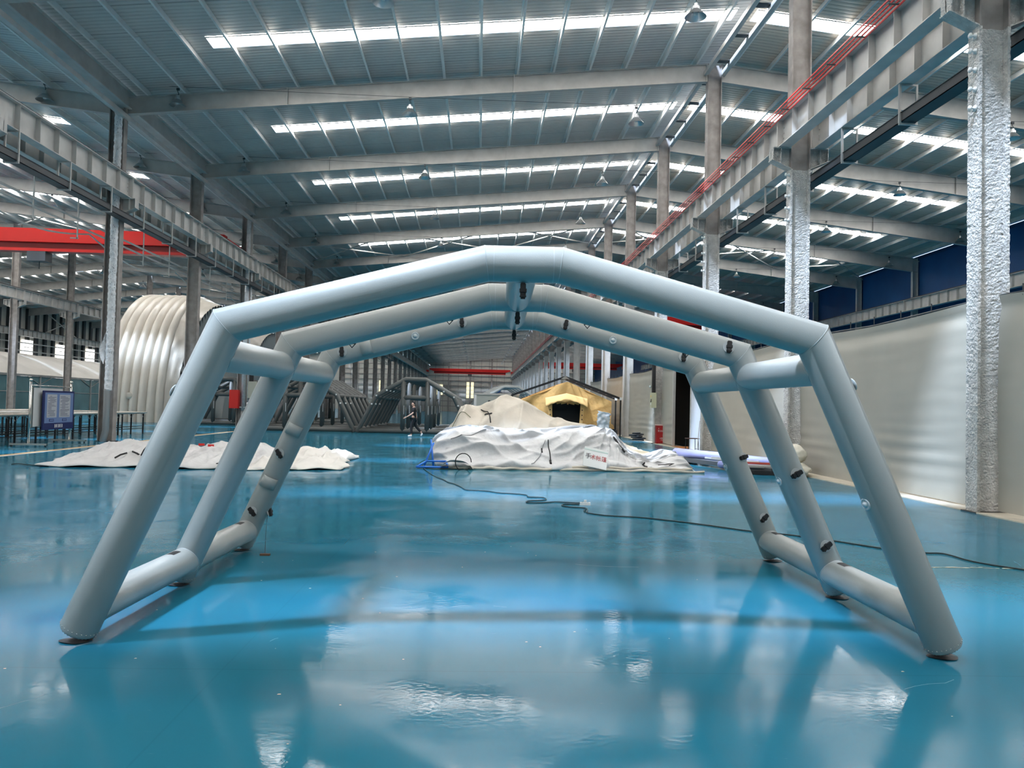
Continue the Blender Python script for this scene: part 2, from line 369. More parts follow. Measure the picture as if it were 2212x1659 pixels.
# roof bracing crosses in the seventh and ninth bays
for (xa, xb) in ((LX, RX), (RX, RW), (LLX, LX)):
    for k in (5, 9):
        for s_ in range(3):
            u0 = xa+(xb-xa)*s_/3; u1 = xa+(xb-xa)*(s_+1)/3
            for a, b in ((u0, u1), (u1, u0)):
                mb = MB(); mb.tube([(a, FY(k), roofz(a)-.42), (b, FY(k+1), roofz(b)-.42)], .045, 6); obj('wind_brace', mb, STEELW, cl)

# portal beams -------------------------------------------------------------
def haunch(x0, x1, z0, z1, d0, d1, name='roof_beam'):
    mb = MB(); w = .11; t = .022
    def P(x, z): return (x, 0, z)
    # top flange, web, bottom flange as tapered plates
    for za, zb, lo in ((z0, z1, 0), (z0-d0, z1-d1, 1)):
        mb.add([(x0, -w, za-t), (x1, -w, zb-t), (x1, w, zb-t), (x0, w, za-t), (x0, -w, za), (x1, -w, zb), (x1, w, zb), (x0, w, za)],
               [(0, 3, 2, 1), (4, 5, 6, 7), (0, 1, 5, 4), (1, 2, 6, 5), (2, 3, 7, 6), (3, 0, 4, 7)])
    mb.add([(x0, -.008, z0-d0), (x1, -.008, z1-d1), (x1, -.008, z1), (x0, -.008, z0), (x0, .008, z0-d0), (x1, .008, z1-d1), (x1, .008, z1), (x0, .008, z0)],
           [(0, 1, 2, 3), (7, 6, 5, 4)])
    for f in (.0, .27, .66, 1.0):   # splice / end plates
        x = x0+(x1-x0)*f; z = z0+(z1-z0)*f; d = d0+(d1-d0)*f; mb.box(x-.02, x+.02, -w, w, z-d-.03, z+.02)
    return mb.mesh(name, STEEL)
TOP = -.26
bspec = [('nave', LX+.3, RX-.3, .62, .66), ('right aisle', RX+.3, RW-.2, .66, .95), ('left aisle', LX-.3, LLX+.3, .62, .66), ('far left aisle', LLX-.3, LW+.2, .66, .95)]
fly = MB().bar((0, .09, 0), (0, .45, .62), .05, .006, (1, 0, 0)).mesh('fly_brace', STEELW)
for nm, x0, x1, d0, d1 in bspec:
    me = haunch(x0, x1, roofz(x0)+TOP, roofz(x1)+TOP, d0, d1)
    for k in range(-3, 24):
        if nm == 'far left aisle' and (k < 4 or k > 14): continue
        if nm == 'left aisle' and k > 18: continue
        ordn = ORD[k+3]
        o = obj('roof_beam', me); o.location = (0, FY(k), 0)
        tag(o, 'grey steel roof beam spanning the %s, %s frame counted from the camera end of the hall' % (nm, ordn), 'beam', 'roof beams over the '+nm)
        if 1 <= k <= 7 and nm != 'far left aisle':
            for j in range(1, 8):
                x = x0+(x1-x0)*j/8; f = obj("fly_brace", fly, None, o); f.location = (x, 0, roofz(x)-.26-(d0+(d1-d0)*j/8))
# ridge and valley longitudinal members
for x, z, w, nm in ((RX-.33, 14.55, .16, 'left'), (RX+.33, 14.55, .16, 'right')):
    mb = MB(); mb.bar((x, YN, z), (x, YF, z), w, w); tag(obj('tie_beam', mb, STEELW), 'long grey tie tube under the ridge, on the %s of the right-hand column tops' % nm, 'beam')
mb = MB(); mb.bar((LX+.28, YN, 12.0), (LX+.28, YF, 12.0), .17, .17); tag(obj('tie_beam', mb, STEELW), 'long square tie tube just below the valley gutter', 'beam')
mb = MB()
mb.box(LX-.36, LX+.36, YN, YF-.3, 12.32, 12.35); mb.box(LX-.37, LX-.35, YN, YF, 12.32, 12.97); mb.box(LX+.35, LX+.37, YN, YF, 12.32, 12.97)
g_ = thing('valley_gutter', 'long grey sheet-metal valley gutter along the left-hand column tops', 'gutter'); obj('trough', mb, STEEL, g_)
for z in (12.32, 12.95):
    mb = MB(); mb.bar((LX+.42, YN, z), (LX+.42, YF, z), .10, .03); obj('lip', mb, STEELW, g_)
rb = MB()
for k in range(0, 12):
    for j in range(4):
        y = FY(k)+1+j*2; rb.bar((RX-.3, y, 14.62), (RX+.3, y, 14.62), .25, .04)
tag(obj('ridge_batten', rb, DSTEEL), 'row of short dark battens tying the twin ridge tubes', 'batten', kind='stuff')

# columns ------------------------------------------------------------------
def isec(x0, x1, hw, z0, z1, tf=.03, tw=.02):
    mb = MB(); mb.box(x0, x0+tf, -hw, hw, z0, z1); mb.box(x1-tf, x1, -hw, hw, z0, z1); mb.box(x0+tf, x1-tf, -tw/2, tw/2, z0, z1); return mb
def corbel(side):
    """bracket on the +x (side=1) or -x (side=-1) flange, column local coordinates"""
    mb = MB(); a = .27*side; b = .78*side
    mb.poly([(a, -.012, 8.40), (b, -.012, 8.62), (b, -.012, 8.93), (a, -.012, 8.93)], (0, .024, 0))
    mb.box(min(a, b), max(a, b), -.16, .16, 8.93, 8.96)
    mb.add([(a, -.15, 8.36), (b+.02*side, -.15, 8.60), (b+.02*side, .15, 8.60), (a, .15, 8.36), (a, -.15, 8.385), (b+.02*side, -.15, 8.625), (b+.02*side, .15, 8.625), (a, .15, 8.385)],
           [(0, 3, 2, 1), (4, 5, 6, 7), (0, 1, 5, 4), (1, 2, 6, 5), (2, 3, 7, 6), (3, 0, 4, 7)])
    for x in (b-.01*side, a+(b-a)*.55):
        zl = 8.40+(8.62-8.40)*((x-a)/(b-a)); mb.box(x-.01, x+.01, -.15, .15, zl, 8.93)
    return mb
knob = MB().lathe([(0, 0), (.05, 0), (.05, .03), (.02, .04), (.02, .08), (.045, .09), (.045, .12), (0, .13)], n=10)
knob_me = knob.mesh('clamp_knob', WHITEP, True)
def colset(key, H, matl, matu=None):
    if matu is None:
        return dict(shaft=isec(-.27, .27, .15, 0, H).mesh('shaft', matl), base=MB().box(-.33, .33, -.2, .2, 0, .025).mesh('base_plate', DSTEEL),
                cr=corbel(1).mesh('corbel', STEELW), cl=corbel(-1).mesh('corbel', STEELW))
    return dict(shaft=isec(-.275, .275, .155, 0, 8.36, .05, .07).mesh('shaft', matl), up=isec(-.27, .27, .15, 8.36, H).mesh('upper_shaft', matu), base=MB().box(-.33, .33, -.2, .2, 0, .02).mesh('base_plate', DSTEEL),
                cr=corbel(1).mesh('corbel', matl), cl=corbel(-1).mesh('corbel', matl))
cs_coat = colset('c', 14.9, COAT, RUST)
def roughen(me, amp=.012):
    bm = bmesh.new(); bm.from_mesh(me)
    bmesh.ops.subdivide_edges(bm, edges=[e for e in bm.edges if e.calc_length() > 5], cuts=230, use_grid_fill=True)
    for _ in range(3): bmesh.ops.subdivide_edges(bm, edges=[e for e in bm.edges if .07 < e.calc_length() and abs(e.verts[0].co.z-e.verts[1].co.z) < .01], cuts=1, use_grid_fill=True)
    bm.normal_update()
    for v in bm.verts:
        p = v.co.copy(); n_ = noise.noise(V((p.x*16, p.y*16, p.z*34)))+.6*noise.noise(V((p.x*34, p.y*34, p.z*60+9)))
        v.co += v.normal*amp*n_
    bm.to_mesh(me); bm.free(); me.polygons.foreach_set('use_smooth', [False]*len(me.polygons))
roughen(cs_coat['shaft'])
cs_r = colset('r', 14.9, STEELW, RUST); cs_l = colset('l', 12.7, RUST); cs_ll = colset('ll', 14.9, RUST)
def column(x, k, cs, label, group, corb=True, knobs=False):
    t = thing('steel_column', label, 'column', (x, FY(k), 0), 0, group)
    obj('shaft', cs['shaft'], None, t)
    if 'up' in cs: obj('upper_shaft', cs['up'], None, t)
    if k < 8: obj('base_plate', cs['base'], None, t)
    if corb:
        if k < 8: obj('corbel', cs['cl'], None, t); obj('corbel', cs['cr'], None, t)
        else: obj('corbel', cs['cl'], None, t)
    if knobs:
        for z in (8.22, 7.95, 7.62, 7.28, 6.95)[:5]:
            o = obj('clamp_knob', knob_me, None, t); o.location = (-.275, -.06, z); o.rotation_euler = (0, -PI/2, 0)
    return t
for k in range(-3, 24):
    cs = cs_coat if k in (-2, -1, 0, 1, 2, 3) else cs_r
    lab = {0: 'pale rough-coated steel column nearest the camera, between the two right-hand curtains', 1: 'pale rough-coated steel column with the crumpled cream sack at its foot',
           2: 'rough-coated steel column with the small stool in front of it', 3: 'rough-coated steel column with the red cabinet at its foot'}.get(
           k, 'bare steel column in the right-hand crane row, %s counted from the camera end of the hall' % ORD[k+3])
    column(RX, k, cs, lab, 'columns of the right-hand crane row', True, k in (0, 1, 2))
    lab = {2: 'steel column beside the notice stand with a plastic-wrapped pipe on it', 3: 'bare grey steel column right of the wrapped-pipe column, in front of the ribbed arch tent',
           4: 'steel column carrying the small red hose box'}.get(k, 'grey steel column in the left-hand crane row, %s counted from the camera end of the hall' % ORD[k+3])
    column(LX, k, cs_l, lab, 'columns of the left-hand crane row', True)
for k in range(2, 16):
    column(LLX, k, cs_ll, 'grey steel column in the far left row beyond the ribbed arch tent, %s from its near end' % ORD[k-2], 'columns of the far left row', True)
# slim columns of the right-hand outer wall
for k in range(0, 14):
    t = thing('wall_column', 'pale slim steel column against the blue right-hand wall, %s from the camera' % ORD[k], 'column', (RW-.35, FY(k), 0), 0, 'columns against the blue wall')
    obj('shaft', cs_wall if k else (cs_wall := isec(-.2, .2, .12, 0, 12.6).mesh('shaft', STEELW)), None, t)

# crane runways ------------------------------------------------------------
def girder_me(w=.34, h=.80):
    mb = MB(); mb.ibar((0, .03, h/2), (0, 7.97, h/2), w, h, .022)
    for y in (.02, 7.98): mb.box(-w/2, w/2, y-.012, y+.012, 0, h)
    for y in (.10, 7.90):      # bolts at the ends
        for z in (.12, .26, .40, .54):
            for s_ in (-1, 1): mb.box(s_*.02-.015, s_*.02+.015, y-.02, y+.02, z-.015, z+.015)
    return mb.mesh('girder_section', STEELW)
G_ME = girder_me()
st = MB(); st.box(-.16, -.012, -.007, .007, .03, .77); st.box(.012, .16, -.007, .007, .03, .77); ST_ME = st.mesh('stiffener', STEELW)
stj = MB()
for j in range(1, 8):
    for a, b in ((-.16, -.012), (.012, .16)): stj.box(a, b, j-.007, j+.007, .03, .77)
STJ_ME = stj.mesh('stiffener_set', STEELW)
GY = [FY(k) for k in range(-3, 24)]
def runway(name, x, label, k0, k1, near):
    t = thing(name, label, 'crane rail')
    for k in range(k0, k1):
        g = obj('girder_section', G_ME, None, t); g.location = (x, FY(k), 8.96)
        if k in near:
            for j in range(1, 8): s_ = obj('stiffener', ST_ME, None, g); s_.location = (0, j*1.0, 0)
        else: obj('stiffener_set', STJ_ME, None, g)['kind'] = 'stuff'
    mb = MB(); mb.box(x-.045, x+.045, FY(k0), FY(k1), 9.76, 9.86); obj('rail', mb, DSTEEL, t); return t
rr1 = runway('crane_runway', RX-.45, 'pale steel crane girder carrying red conductor bars, nave side of right-hand columns', -3, 23, range(-1, 6))
runway('crane_runway', RX+.55, 'pale steel crane runway girder on the aisle side of the right-hand columns', -3, 23, range(-1, 5))
runway('crane_runway', LX+.45, 'grey steel crane runway girder on the nave side of the left-hand columns', -3, 23, range(0, 7))
runway('crane_runway', LX-.55, 'grey steel crane runway girder on the aisle side of the left-hand columns', -3, 23, range(0, 4))
runway('crane_runway', LLX+.55, 'grey stiffened crane runway girder on the far left row of columns', 0, 15, range(5, 9))
runway('crane_runway', LW+1.4, 'grey stiffened crane runway girder in front of the far left wall windows', 6, 18, ())
runway('crane_runway', RW-.95, 'cream stiffened crane runway girder in front of the blue right-hand wall', 0, 16, range(1, 6))
for j in range(4):
    mb = MB(); mb.bar((RX-.64-.055*j, FY(-3), 9.70+.05*j), (RX-.64-.055*j, FY(23), 9.70+.05*j), .022, .035); obj('conductor_bar', mb, REDRAIL, rr1)
ck = MB().box(-.24, .06, -.03, .03, -.08, .14).mesh('conductor_bracket', REDRAIL)
for k in range(-3, 12):
    for j in (0, 1.35, 2.7, 4.05, 5.4, 6.75): o = obj('conductor_bracket', MB().box(-.01, .24, -.02, .02, -.01, .01).mesh('conductor_bracket', DSTEEL) if (k, j) == (-3, 0) else cbm, None, rr1); cbm = o.data; o.location = (RX-.84, FY(k)+j+.4, 9.72)

# cable tray hung below the outer girder of the right-hand row
def tray(x0, x1, label, ks, drop=.86):
    t = thing('cable_tray', label, 'cable tray')
    mb = MB(); z = 8.10; y0, y1 = FY(ks[0]), FY(ks[-1])
    mb.box(x0+.02, x1-.02, y0, y1, z, z+.02); mb.box(x0+.02, x0+.03, y0, y1, z, z+.22); mb.box(x1-.03, x1-.02, y0, y1, z, z+.22); mb.box(x0, x1, y0, y1, z+.2, z+.215)
    obj('channel', mb, DSTEEL, t)
    h = MB(); h.bar((x0, 0, 8.06), (x0, 0, 8.95), .05, .05); h.bar((x1, 0, 8.06), (x1, 0, 8.95), .04, .04); h.bar((x0-.02, 0, 8.06), (x1+.02, 0, 8.06), .05, .04); h.bar((x0, 0, 8.93), (x1, 0, 8.93), .04, .04)
    me = h.mesh('hanger', STEELW)
    for k in ks[:-1]:
        for dy in (.9, 3.6, 6.3):
            o = obj('hanger', me, None, t); o.location = (0, FY(k)+dy, 0)
    return t
tray(RX+.42, RX+.80, 'dark cable tray on hangers below the right-hand crane girders', list(range(-2, 12)))
tl = tray(LX+.28, LX+.66, 'dark cable tray on hangers below the left-hand crane girders', list(range(-1, 14)))
# festoon rails and droppers below the left-hand row
fr = thing('festoon_rail', 'thin grey rails and sagging conduit on droppers below the left-hand crane girders, aisle side', 'cable rail')
for z, dx in ((7.85, -.62), (7.62, -.70)):
    mb = MB(); mb.bar((LX+dx, FY(-1), z), (LX+dx, FY(14), z), .05, .06); obj('rail', mb, STEELW, fr)
for k in range(0, 9):
    mb = MB(); y0 = FY(k)
    mb.tube([(LX-.9, y0+8*i/12, 7.6-.55*math.sin(PI*i/12)) for i in range(13)], .03, 6); obj('sagging_conduit', mb, STEELW, fr)
    for j in (1.3, 4.0, 6.7):
        mb = MB(); mb.bar((LX-.66, y0+j, 7.15), (LX-.66, y0+j, 8.96), .04, .04); mb.bar((LX-.9, y0+j, 7.18), (LX-.62, y0+j, 7.18), .04, .04); obj('dropper', mb, STEELW, fr)

# high-bay lamps -----------------------------------------------------------
ALU = mat('spun_aluminium', (0.55, 0.56, 0.56), 0.3, 0.8)
sh = MB().lathe([(.30, -.17), (.285, -.155), (.15, 0), (.10, .05), (.095, .05), (.145, -.01), (.28, -.16), (.30, -.17)], n=24).mesh('shade', ALU, True)
hs = MB().lathe([(0, .05), (.10, .05), (.10, .12), (.075, .14), (.075, .20), (0, .21)], n=16)
for a in range(12): hs.box(.095*math.cos(a*PI/6)-.008, .095*math.cos(a*PI/6)+.008, .095*math.sin(a*PI/6)-.008, .095*math.sin(a*PI/6)+.008, .05, .13)
hs = hs.mesh('housing', ALU)
hk_ = MB().tube([(0, 0, .21), (.03, 0, .27), (0, 0, .33), (-.02, 0, .40)], .012, 6).box(-.05, .05, -.03, .03, .40, .48).mesh('hook', DSTEEL)
bul = MB().lathe([(0, -.12), (.05, -.10), (.06, -.03), (.03, .04)], n=12).mesh('bulb', mat('unlit_bulb', (.7, .72, .72), .3), True)
def lamp(x, k, label, group, z=12.62):
    t = thing('pendant_lamp', label, 'lamp', (x, FY(k)-.2, z), 0, group)
    obj('shade', sh, None, t); obj('housing', hs, None, t); obj('hook', hk_, None, t)
    if k < 8: obj('bulb', bul, None, t)
for k in range(0, 24):
    for x, pos in ((-11.4, 'left'), (-2.85, 'middle'), (5.7, 'right')):
        lamp(x, k, 'metal high-bay lamp under roof frame %s of the nave, %s of three' % (ORD[k], pos), 'high-bay lamps in the nave')
for k in range(0, 10):
    for x, pos in ((11.9, 'nearest the columns'), (20.4, 'middle'), (28.6, 'nearest the blue wall')):
        lamp(x, k, 'metal high-bay lamp in the right aisle under frame %s, %s' % (ORD[k], pos), 'high-bay lamps in the right aisle', 12.3 if x > 25 else 12.62)
for k in range(1, 13):
    for x, pos in ((-16.2, 'nearest the left columns'), (-24.6, 'middle'), (-33.2, 'nearest the far row')):
        lamp(x, k, 'metal high-bay lamp in the left aisle under frame %s, %s' % (ORD[k], pos), 'high-bay lamps in the left aisle')
for k in range(1, 12):
    for xa, xb, nm in ((LX+.3, RX-.3, 'nave'), (RX+.3, RW-.5, 'right aisle'), (LLX+.3, LX-.3, 'left aisle')):
        if nm != 'nave' and k > 7: continue
        mb = MB(); mb.tube([(xa+(xb-xa)*i/8, FY(k)-.2, 13.17-.05*math.sin(PI*i/8)) for i in range(9)], .008, 4, False)
        tag(obj('catenary_wire', mb, DSTEEL), 'thin wire carrying the lamps across the %s, frame %s' % (nm, ORD[k]), 'wire', 'lamp wires')

# end, near and side walls ---------------------------------------------------
w = MB(); w.add([(LW, YF, 0), (RW+.3, YF, 0), (RW+.3, YF, 13), (RX, YF, 15.3), (LX, YF, 13), (LLX, YF, 15.3), (LW, YF, 13)], [(0, 1, 2, 3, 4, 5, 6)])
wf_ = struct('wall_back', w, CREAMW, 'pale sheeted end wall with a grid of rails and posts')
gp = MB()
for z in [1.4+1.35*i for i in range(10)]: gp.bar((LLX, YF-.15, z), (RW, YF-.15, z), .1, .16)
gp2 = MB()
for i in range(0, 33): x = LLX+i*2.03; gp2.bar((x, YF-.12, 0), (x, YF-.12, roofz(x)), .10, .1)
for x in (LX+5.5, LX+11.2, LX+16.9): gp2.bar((x, YF-.3, 0), (x, YF-.3, roofz(x)), .3, .45)
o = obj('wall_rails', gp, RUST, wf_); o['kind'] = 'stuff'; o = obj('wall_posts', gp2, RUST, wf_); o['kind'] = 'stuff'
WIN = window_mat('hazy_yellow_daylight_pane', (1.0, 0.93, 0.55), 1.25); WINW = window_mat('daylight_pane', (1.0, 1.0, 0.97), 2.6)
n_ = 0
def window(name, x0, x1, y, z0, z1, nx, nz, m, wall):
    t = struct(name, None); t['label'] = 'tall bright daylight window in the %s' % wall
    for i in range(nx):
        for j in range(nz):
            xa = x0+(x1-x0)*i/nx; xb = x0+(x1-x0)*(i+1)/nx; za = z0+(z1-z0)*j/nz; zb = z0+(z1-z0)*(j+1)/nz; mb = MB(); mb.box(xa+.04, xb-.04, y-.02, y, za+.04, zb-.04); obj('pane', mb, m, t)
    mb = MB()
    for i in range(nx+1): xa = x0+(x1-x0)*i/nx; mb.box(xa-.05, xa+.05, y-.06, y, z0, z1)
    for j in range(nz+1): za = z0+(z1-z0)*j/nz; mb.box(x0, x1, y-.05, y, za-.05, za+.05)
    obj('window_frame', mb, STEEL, t)
for i, (x0, x1, z0, z1) in enumerate([(-11.4, -9.6, 4.3, 7.1), (-3.4, -1.4, 3.6, 7.9), (-26.5, -25, 3.5, 7.8), (-21.2, -19.5, 3.5, 7.8), (20.5, 23.6, 3.6, 7.9)]):
    window('window_%d' % (i+1), x0, x1, YF-.2, z0, z1, 2, 4, WIN, 'end wall')
d_ = MB(); d_.box(.9, 7.0, YF-.35, YF-.1, 0, 5.1)
dd = struct('door_1', None); dd['label'] = 'wide dark blue roller door in the end wall'
for j in range(10): mb = MB(); mb.box(.9, 7.0, YF-.3-(j % 2)*.03, YF-.2, j*.51, j*.51+.49); obj('slat', mb, mat('navy_door', (.02, .04, .10), .5), dd)
t = thing('number_disc', 'round dark blue disc with a white 7 on the end wall', 'sign', (4.9, YF-.27, 6.1))
dm = MB().lathe([(0, 0), (.85, 0), (.85, .06), (0, .06)], n=28).mesh('disc', mat('navy_disc', (.02, .06, .22), .4))
o = obj('disc', dm, None, t); o.rotation_euler = (PI/2, 0, 0)
def text(body, size, m, parent, loc, rot, ext=.004, name='lettering', align='CENTER'):
    cu = bpy.data.curves.new(name, 'FONT'); cu.body = body; cu.size = size; cu.extrude = ext; cu.align_x = align; cu.align_y = 'CENTER'
    o = bpy.data.objects.new(name, cu); cu.materials.append(m); COL.objects.link(o)
    dg = bpy.context.evaluated_depsgraph_get(); me = bpy.data.meshes.new_from_object(o.evaluated_get(dg)); bpy.data.objects.remove(o)
    o = bpy.data.objects.new(name, me); link(o, parent); o.location = loc; o.rotation_euler = rot; return o
text('7', 1.25, WHITEP, t, (0, -.09, 0), (PI/2, 0, 0))
# near wall behind the camera
w = MB(); w.box(LW, RW+.3, YN-.2, YN, 0, 15.3); struct('wall_front', w, CREAMW)
# right wall: blue sheets between columns
bw = struct('wall_right', MB().box(RW, RW+.1, YN, YF, 0, 12.95), BLUE, 'deep blue sheeted right-hand wall')
bp_ = MB().box(0, .02, .15, 7.85, 9.7, 12.7).mesh('blue_sheet', mat('blue_lined_sheet', (0.005, 0.075, 0.24), .55, 0, .15, .5))
tr_ = MB().add([(0, .0, 12.75), (0, .34, 12.7), (0, .24, 11.5), (0, .02, 10.0)], [(0, 1, 2, 3)]).mesh('loose_flap', CREAMC)
for k in range(0, 14):
    o = obj('blue_sheet', bp_, None, bw); o.location = (RW-.08, FY(k), 0)
    if k < 7: o = obj('loose_flap', tr_, None, bw); o.location = (RW-.15, FY(k)+.3, 0)
# left wall
lw = struct('wall_left', MB().box(LW-.1, LW, YN, YF, 0, 13), CREAMW, 'pale far left wall with dark posts and bright windows')
po = MB().box(0, .3, -.28, .28, 0, 12.7).mesh('dark_post', DSTEEL)
for i in range(0, 52):
    y = 72+i*2.0; o = obj('dark_post', po, None, lw); o.location = (LW, y+1.0, 0)
for i in range(0, 9):
    t = struct('window_%d' % (i+6), None, None, 'tall white daylight window in the far left wall, %s from the left edge of the view' % ORD[i]); y = 92.8+8*i
    for a in range(2):
        for b in range(6):
            mb = MB(); mb.box(LW+.32, LW+.34, y-1.25+a*1.25+.04, y-1.25+(a+1)*1.25-.04, 3+b*.95+.04, 3+(b+1)*.95-.04); obj('pane', mb, WINW, t)
for z in (7.2, 8.2, 5.9):
    mb = MB(); mb.bar((LW+.8, 70, z), (LW+.8, 160, z), .08, .12); o = obj('pipe', mb, STEELW, lw)
for y in (80, 104, 128):
    for a, b in ((0, 8), (8, 0)): mb = MB(); mb.bar((LW+.7, y+a, 9.9), (LW+.7, y+b, 12.6), .1, .1); obj('wall_brace', mb, STEELW, lw)

# curtains along the right-hand columns --------------------------------------
def curtain(y0, y1, label, seed, x=RX+.06, ztop=3.70, z0=.05):
    rnd = random.Random(seed); ph = [rnd.uniform(0, 6) for _ in range(6)]; nu = 28; nv = 60
    def fn(u, v):
        y = y0+(y1-y0)*u; z = z0+(ztop-z0-.10*math.sin(PI*u))*v
        low = max(0, 1-abs(v-.22)/.22); top = max(0, 1-abs(v-.95)/.09)
        dx = .012*math.sin(2.2*z+ph[0]+.5*math.sin(y+ph[1]))+low*.016*math.sin(z*21+ph[2]+.6*math.sin(y*.9))*(0.6+.4*math.sin(y*1.3+ph[3]))+top*.05*math.sin(PI*min(1, max(0, (v-.86)/.14)))
        dx += .008*noise.noise(V((y*.8, z*6, seed)))
        return (x+dx, y, z)
    t = thing('curtain', label, 'curtain', (0, 0, 0), 0, 'grey curtains between the right-hand columns')
    mb = MB(); mb.grid(fn, nu, nv); obj('cloth', mb, CURT, t, True)
    mb = MB(); mb.tube([(x+.03, y0, ztop+.0), (x+.03, (y0+y1)/2, ztop-.08), (x+.03, y1, ztop)], .018, 6); obj('top_rail', mb, DSTEEL, t)
    for j in range(7):
        yy = y0+(y1-y0)*(j+.5)/7; mb = MB(); mb.tube([(x+.03, yy, ztop-.07), (x+.03, yy, ztop+.12)], .012, 5); obj('hook', mb, DSTEEL, t)
    return t
curtain(FY(-1)+.16, FY(0)-.19, 'grey curtain at the right edge, on the near side of the nearest rough column', 1)
curtain(FY(0)+.17, FY(1)-.19, 'large grey curtain between the nearest rough column and the column with the cream sack', 2)
curtain(FY(1)+.17, FY(2)-.19, 'grey curtain between the cream-sack column and the stool column', 3)
curtain(34.2, FY(3)-.19, 'narrow grey curtain between the dark doorway and the red cabinet', 4)
curtain(FY(3)+.17, FY(4)-.19, 'grey curtain just left of the red cabinet, black coil at its foot', 5)
curtain(FY(4)+.17, FY(5)-.19, 'grey curtain behind the black post of the canopy frame', 6)
curtain(FY(5)+.17, FY(6)-.19, 'farthest grey curtain, behind the tan tent', 7)
sl = MB(); sl.box(RX-.32, RX+.5, YN, 70, 0, .02); struct('baseboard_right', sl, mat('bare_concrete_sill', (0.52, 0.47, 0.38), .85, 0, .15, 3), 'bare concrete strip under the curtains')
# dark box added behind the curtain opening so that it looks unlit
rm = struct('wall_dark_lining', MB().box(RX+2.8, RX+2.85, 20, 50, 0, 3.6).box(RX+.2, RX+2.8, 36.3, 36.35, 0, 3.6).box(RX+.2, RX+2.8, 29.4, 29.45, 0, 3.6), mat('dark_lining', (.05, .045, .04), .8), 'added dark lining walls that darken the curtain doorway')
obj('shade_lid', MB().box(RX+.2, RX+2.8, 29.4, 36.3, 3.6, 3.62), mat('dark_lining', (.05, .045, .04), .8), rm)  # lid added to keep light out of the lining box
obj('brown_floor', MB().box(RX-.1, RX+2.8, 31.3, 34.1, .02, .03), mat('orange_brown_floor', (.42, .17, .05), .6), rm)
t = struct('door_2', None, None, 'white door leaf beside the dark curtain doorway')
obj('door_leaf', MB().box(RX, RX+.05, 29.35, 31.25, .05, 3.6), mat('white_door', (.66, .68, .74), .5), t); obj('door_frame', MB().box(RX-.03, RX+.08, 34.1, 34.22, 0, 3.65).box(RX-.03, RX+.08, 31.25, 31.33, 0, 3.65), STEELW, t)

# ================================================================== FOREGROUND TENT FRAME
R0 = 0.1216; WF, WK, HK, WC, HCR, SP = 2.917, 1.976, 2.115, 0.249, 2.576, 1.6057
tent = thing('inflatable_tent_frame', 'large grey inflated tube tent frame of three hoops standing in the foreground', 'tent frame', (0.2794, 5.1639, 0), -0.0271)
def hoop_pts(y, e=0.088):
    t = e/HK; xf = WF+(WK-WF)*t
    return [(-xf, y, e), (-WK, y, HK), (-WC, y, HCR), (WC, y, HCR), (WK, y, HK), (xf, y, e)]
def subdiv(pts, n):
    out = []
    for a, b in zip(pts, pts[1:]):
        a = V(a); b = V(b); out += [a+(b-a)*i/n for i in range(n)]
    return out+[V(pts[-1])]
for k in range(3):
    mb = MB(); mb.tube(hoop_pts(k*SP), R0, 48, round_cap=.42); h = obj('hoop', mb, TUBE, tent, True, 28)
    hp = hoop_pts(k*SP)
    # heat-sealed seam tapes at the mitres
    for i in (1, 2, 3, 4):
        P = V(hp[i]); d1 = (P-V(hp[i-1])).normalized(); d2 = (V(hp[i+1])-P).normalized()
        tt_ = (d1+d2).normalized(); n1 = d1.cross(V((0, 1, 0))).normalized(); n2 = d1.cross(n1); ring = []
        for j in range(41):
            o_ = (n1*math.cos(2*PI*j/40)+n2*math.sin(2*PI*j/40))*(R0+.0005); ring.append(P+o_-d1*(o_.dot(tt_)/d1.dot(tt_)))
        mb = MB(); mb.tube(ring, .0022, 6, False); obj('seam_tape', mb, TUBEL, h, True)
        if i in (2, 3):
            dd = .05*(1 if i == 2 else -1); dr = d2 if i == 2 else d1; mb = MB(); mb.tube([P+dr*(dd-.0025), P+dr*(dd+.0025)], R0+.0008, 48, False); obj('seam_tape', mb, TUBEL, h, True)
    for s_ in (0, 5):   # pleated end cap
        a = V(hp[s_]); b = V(hp[1 if s_ == 0 else 4]); d = (a-b).normalized(); mb = MB()
        nx = d.cross(V((0, 1, 0))).normalized(); ny = d.cross(nx)
        for j in range(26):
            an = 2*PI*j/26; o_ = nx*math.cos(an)+ny*math.sin(an); mb.bar(a+o_*(R0+.001)-d*.012, a+o_*(R0*.80)+d*.030, .006, .007, o_)
        obj('end_pleats', mb, TUBE, h)
def cross(x, z, name, r=R0*.97):
    for k in range(2):
        mb = MB(); mb.tube([(x, k*SP+.02, z), (x, (k+1)*SP-.02, z)], r, 40); t_ = obj(name, mb, TUBE, tent, True, 60)
        for yy, sg in ((k*SP, 1), ((k+1)*SP, -1)):
            # saddle weld line where the tube meets the hoop
            mb = MB(); pts = []
            for j in range(33):
                an = 2*PI*j/32; px = r*math.cos(an); pz = r*math.sin(an)
                # distance to hoop axis in the plane perpendicular to it
                if abs(x) < .1: d = pz-(HCR-z)
                else:
                    ax = V((WK-WF, 0, HK)).normalized() if x > 0 else V((-(WK-WF), 0, HK)).normalized(); q_ = V((x+px, 0, z+pz))-V((WF if x > 0 else -WF, 0, 0)); q_ -= ax*q_.dot(ax); d = q_.length
                yy2 = math.sqrt(max(R0*R0-d*d, 0))
                pts.append((x+px*1.01, yy+sg*(yy2+.004), z+pz*1.01))
            mb.tube(pts, .0035, 6, False); obj('weld_line', mb, TUBEL, t_, True)
cross(0, 2.562, 'ridge_tube', .110); cross(2.055, 1.925, 'eave_tube', .117); cross(-2.055, 1.925, 'eave_tube', .117); cross(2.815, .228, 'ground_tube', .117); cross(-2.820, .218, 'ground_tube', .118)
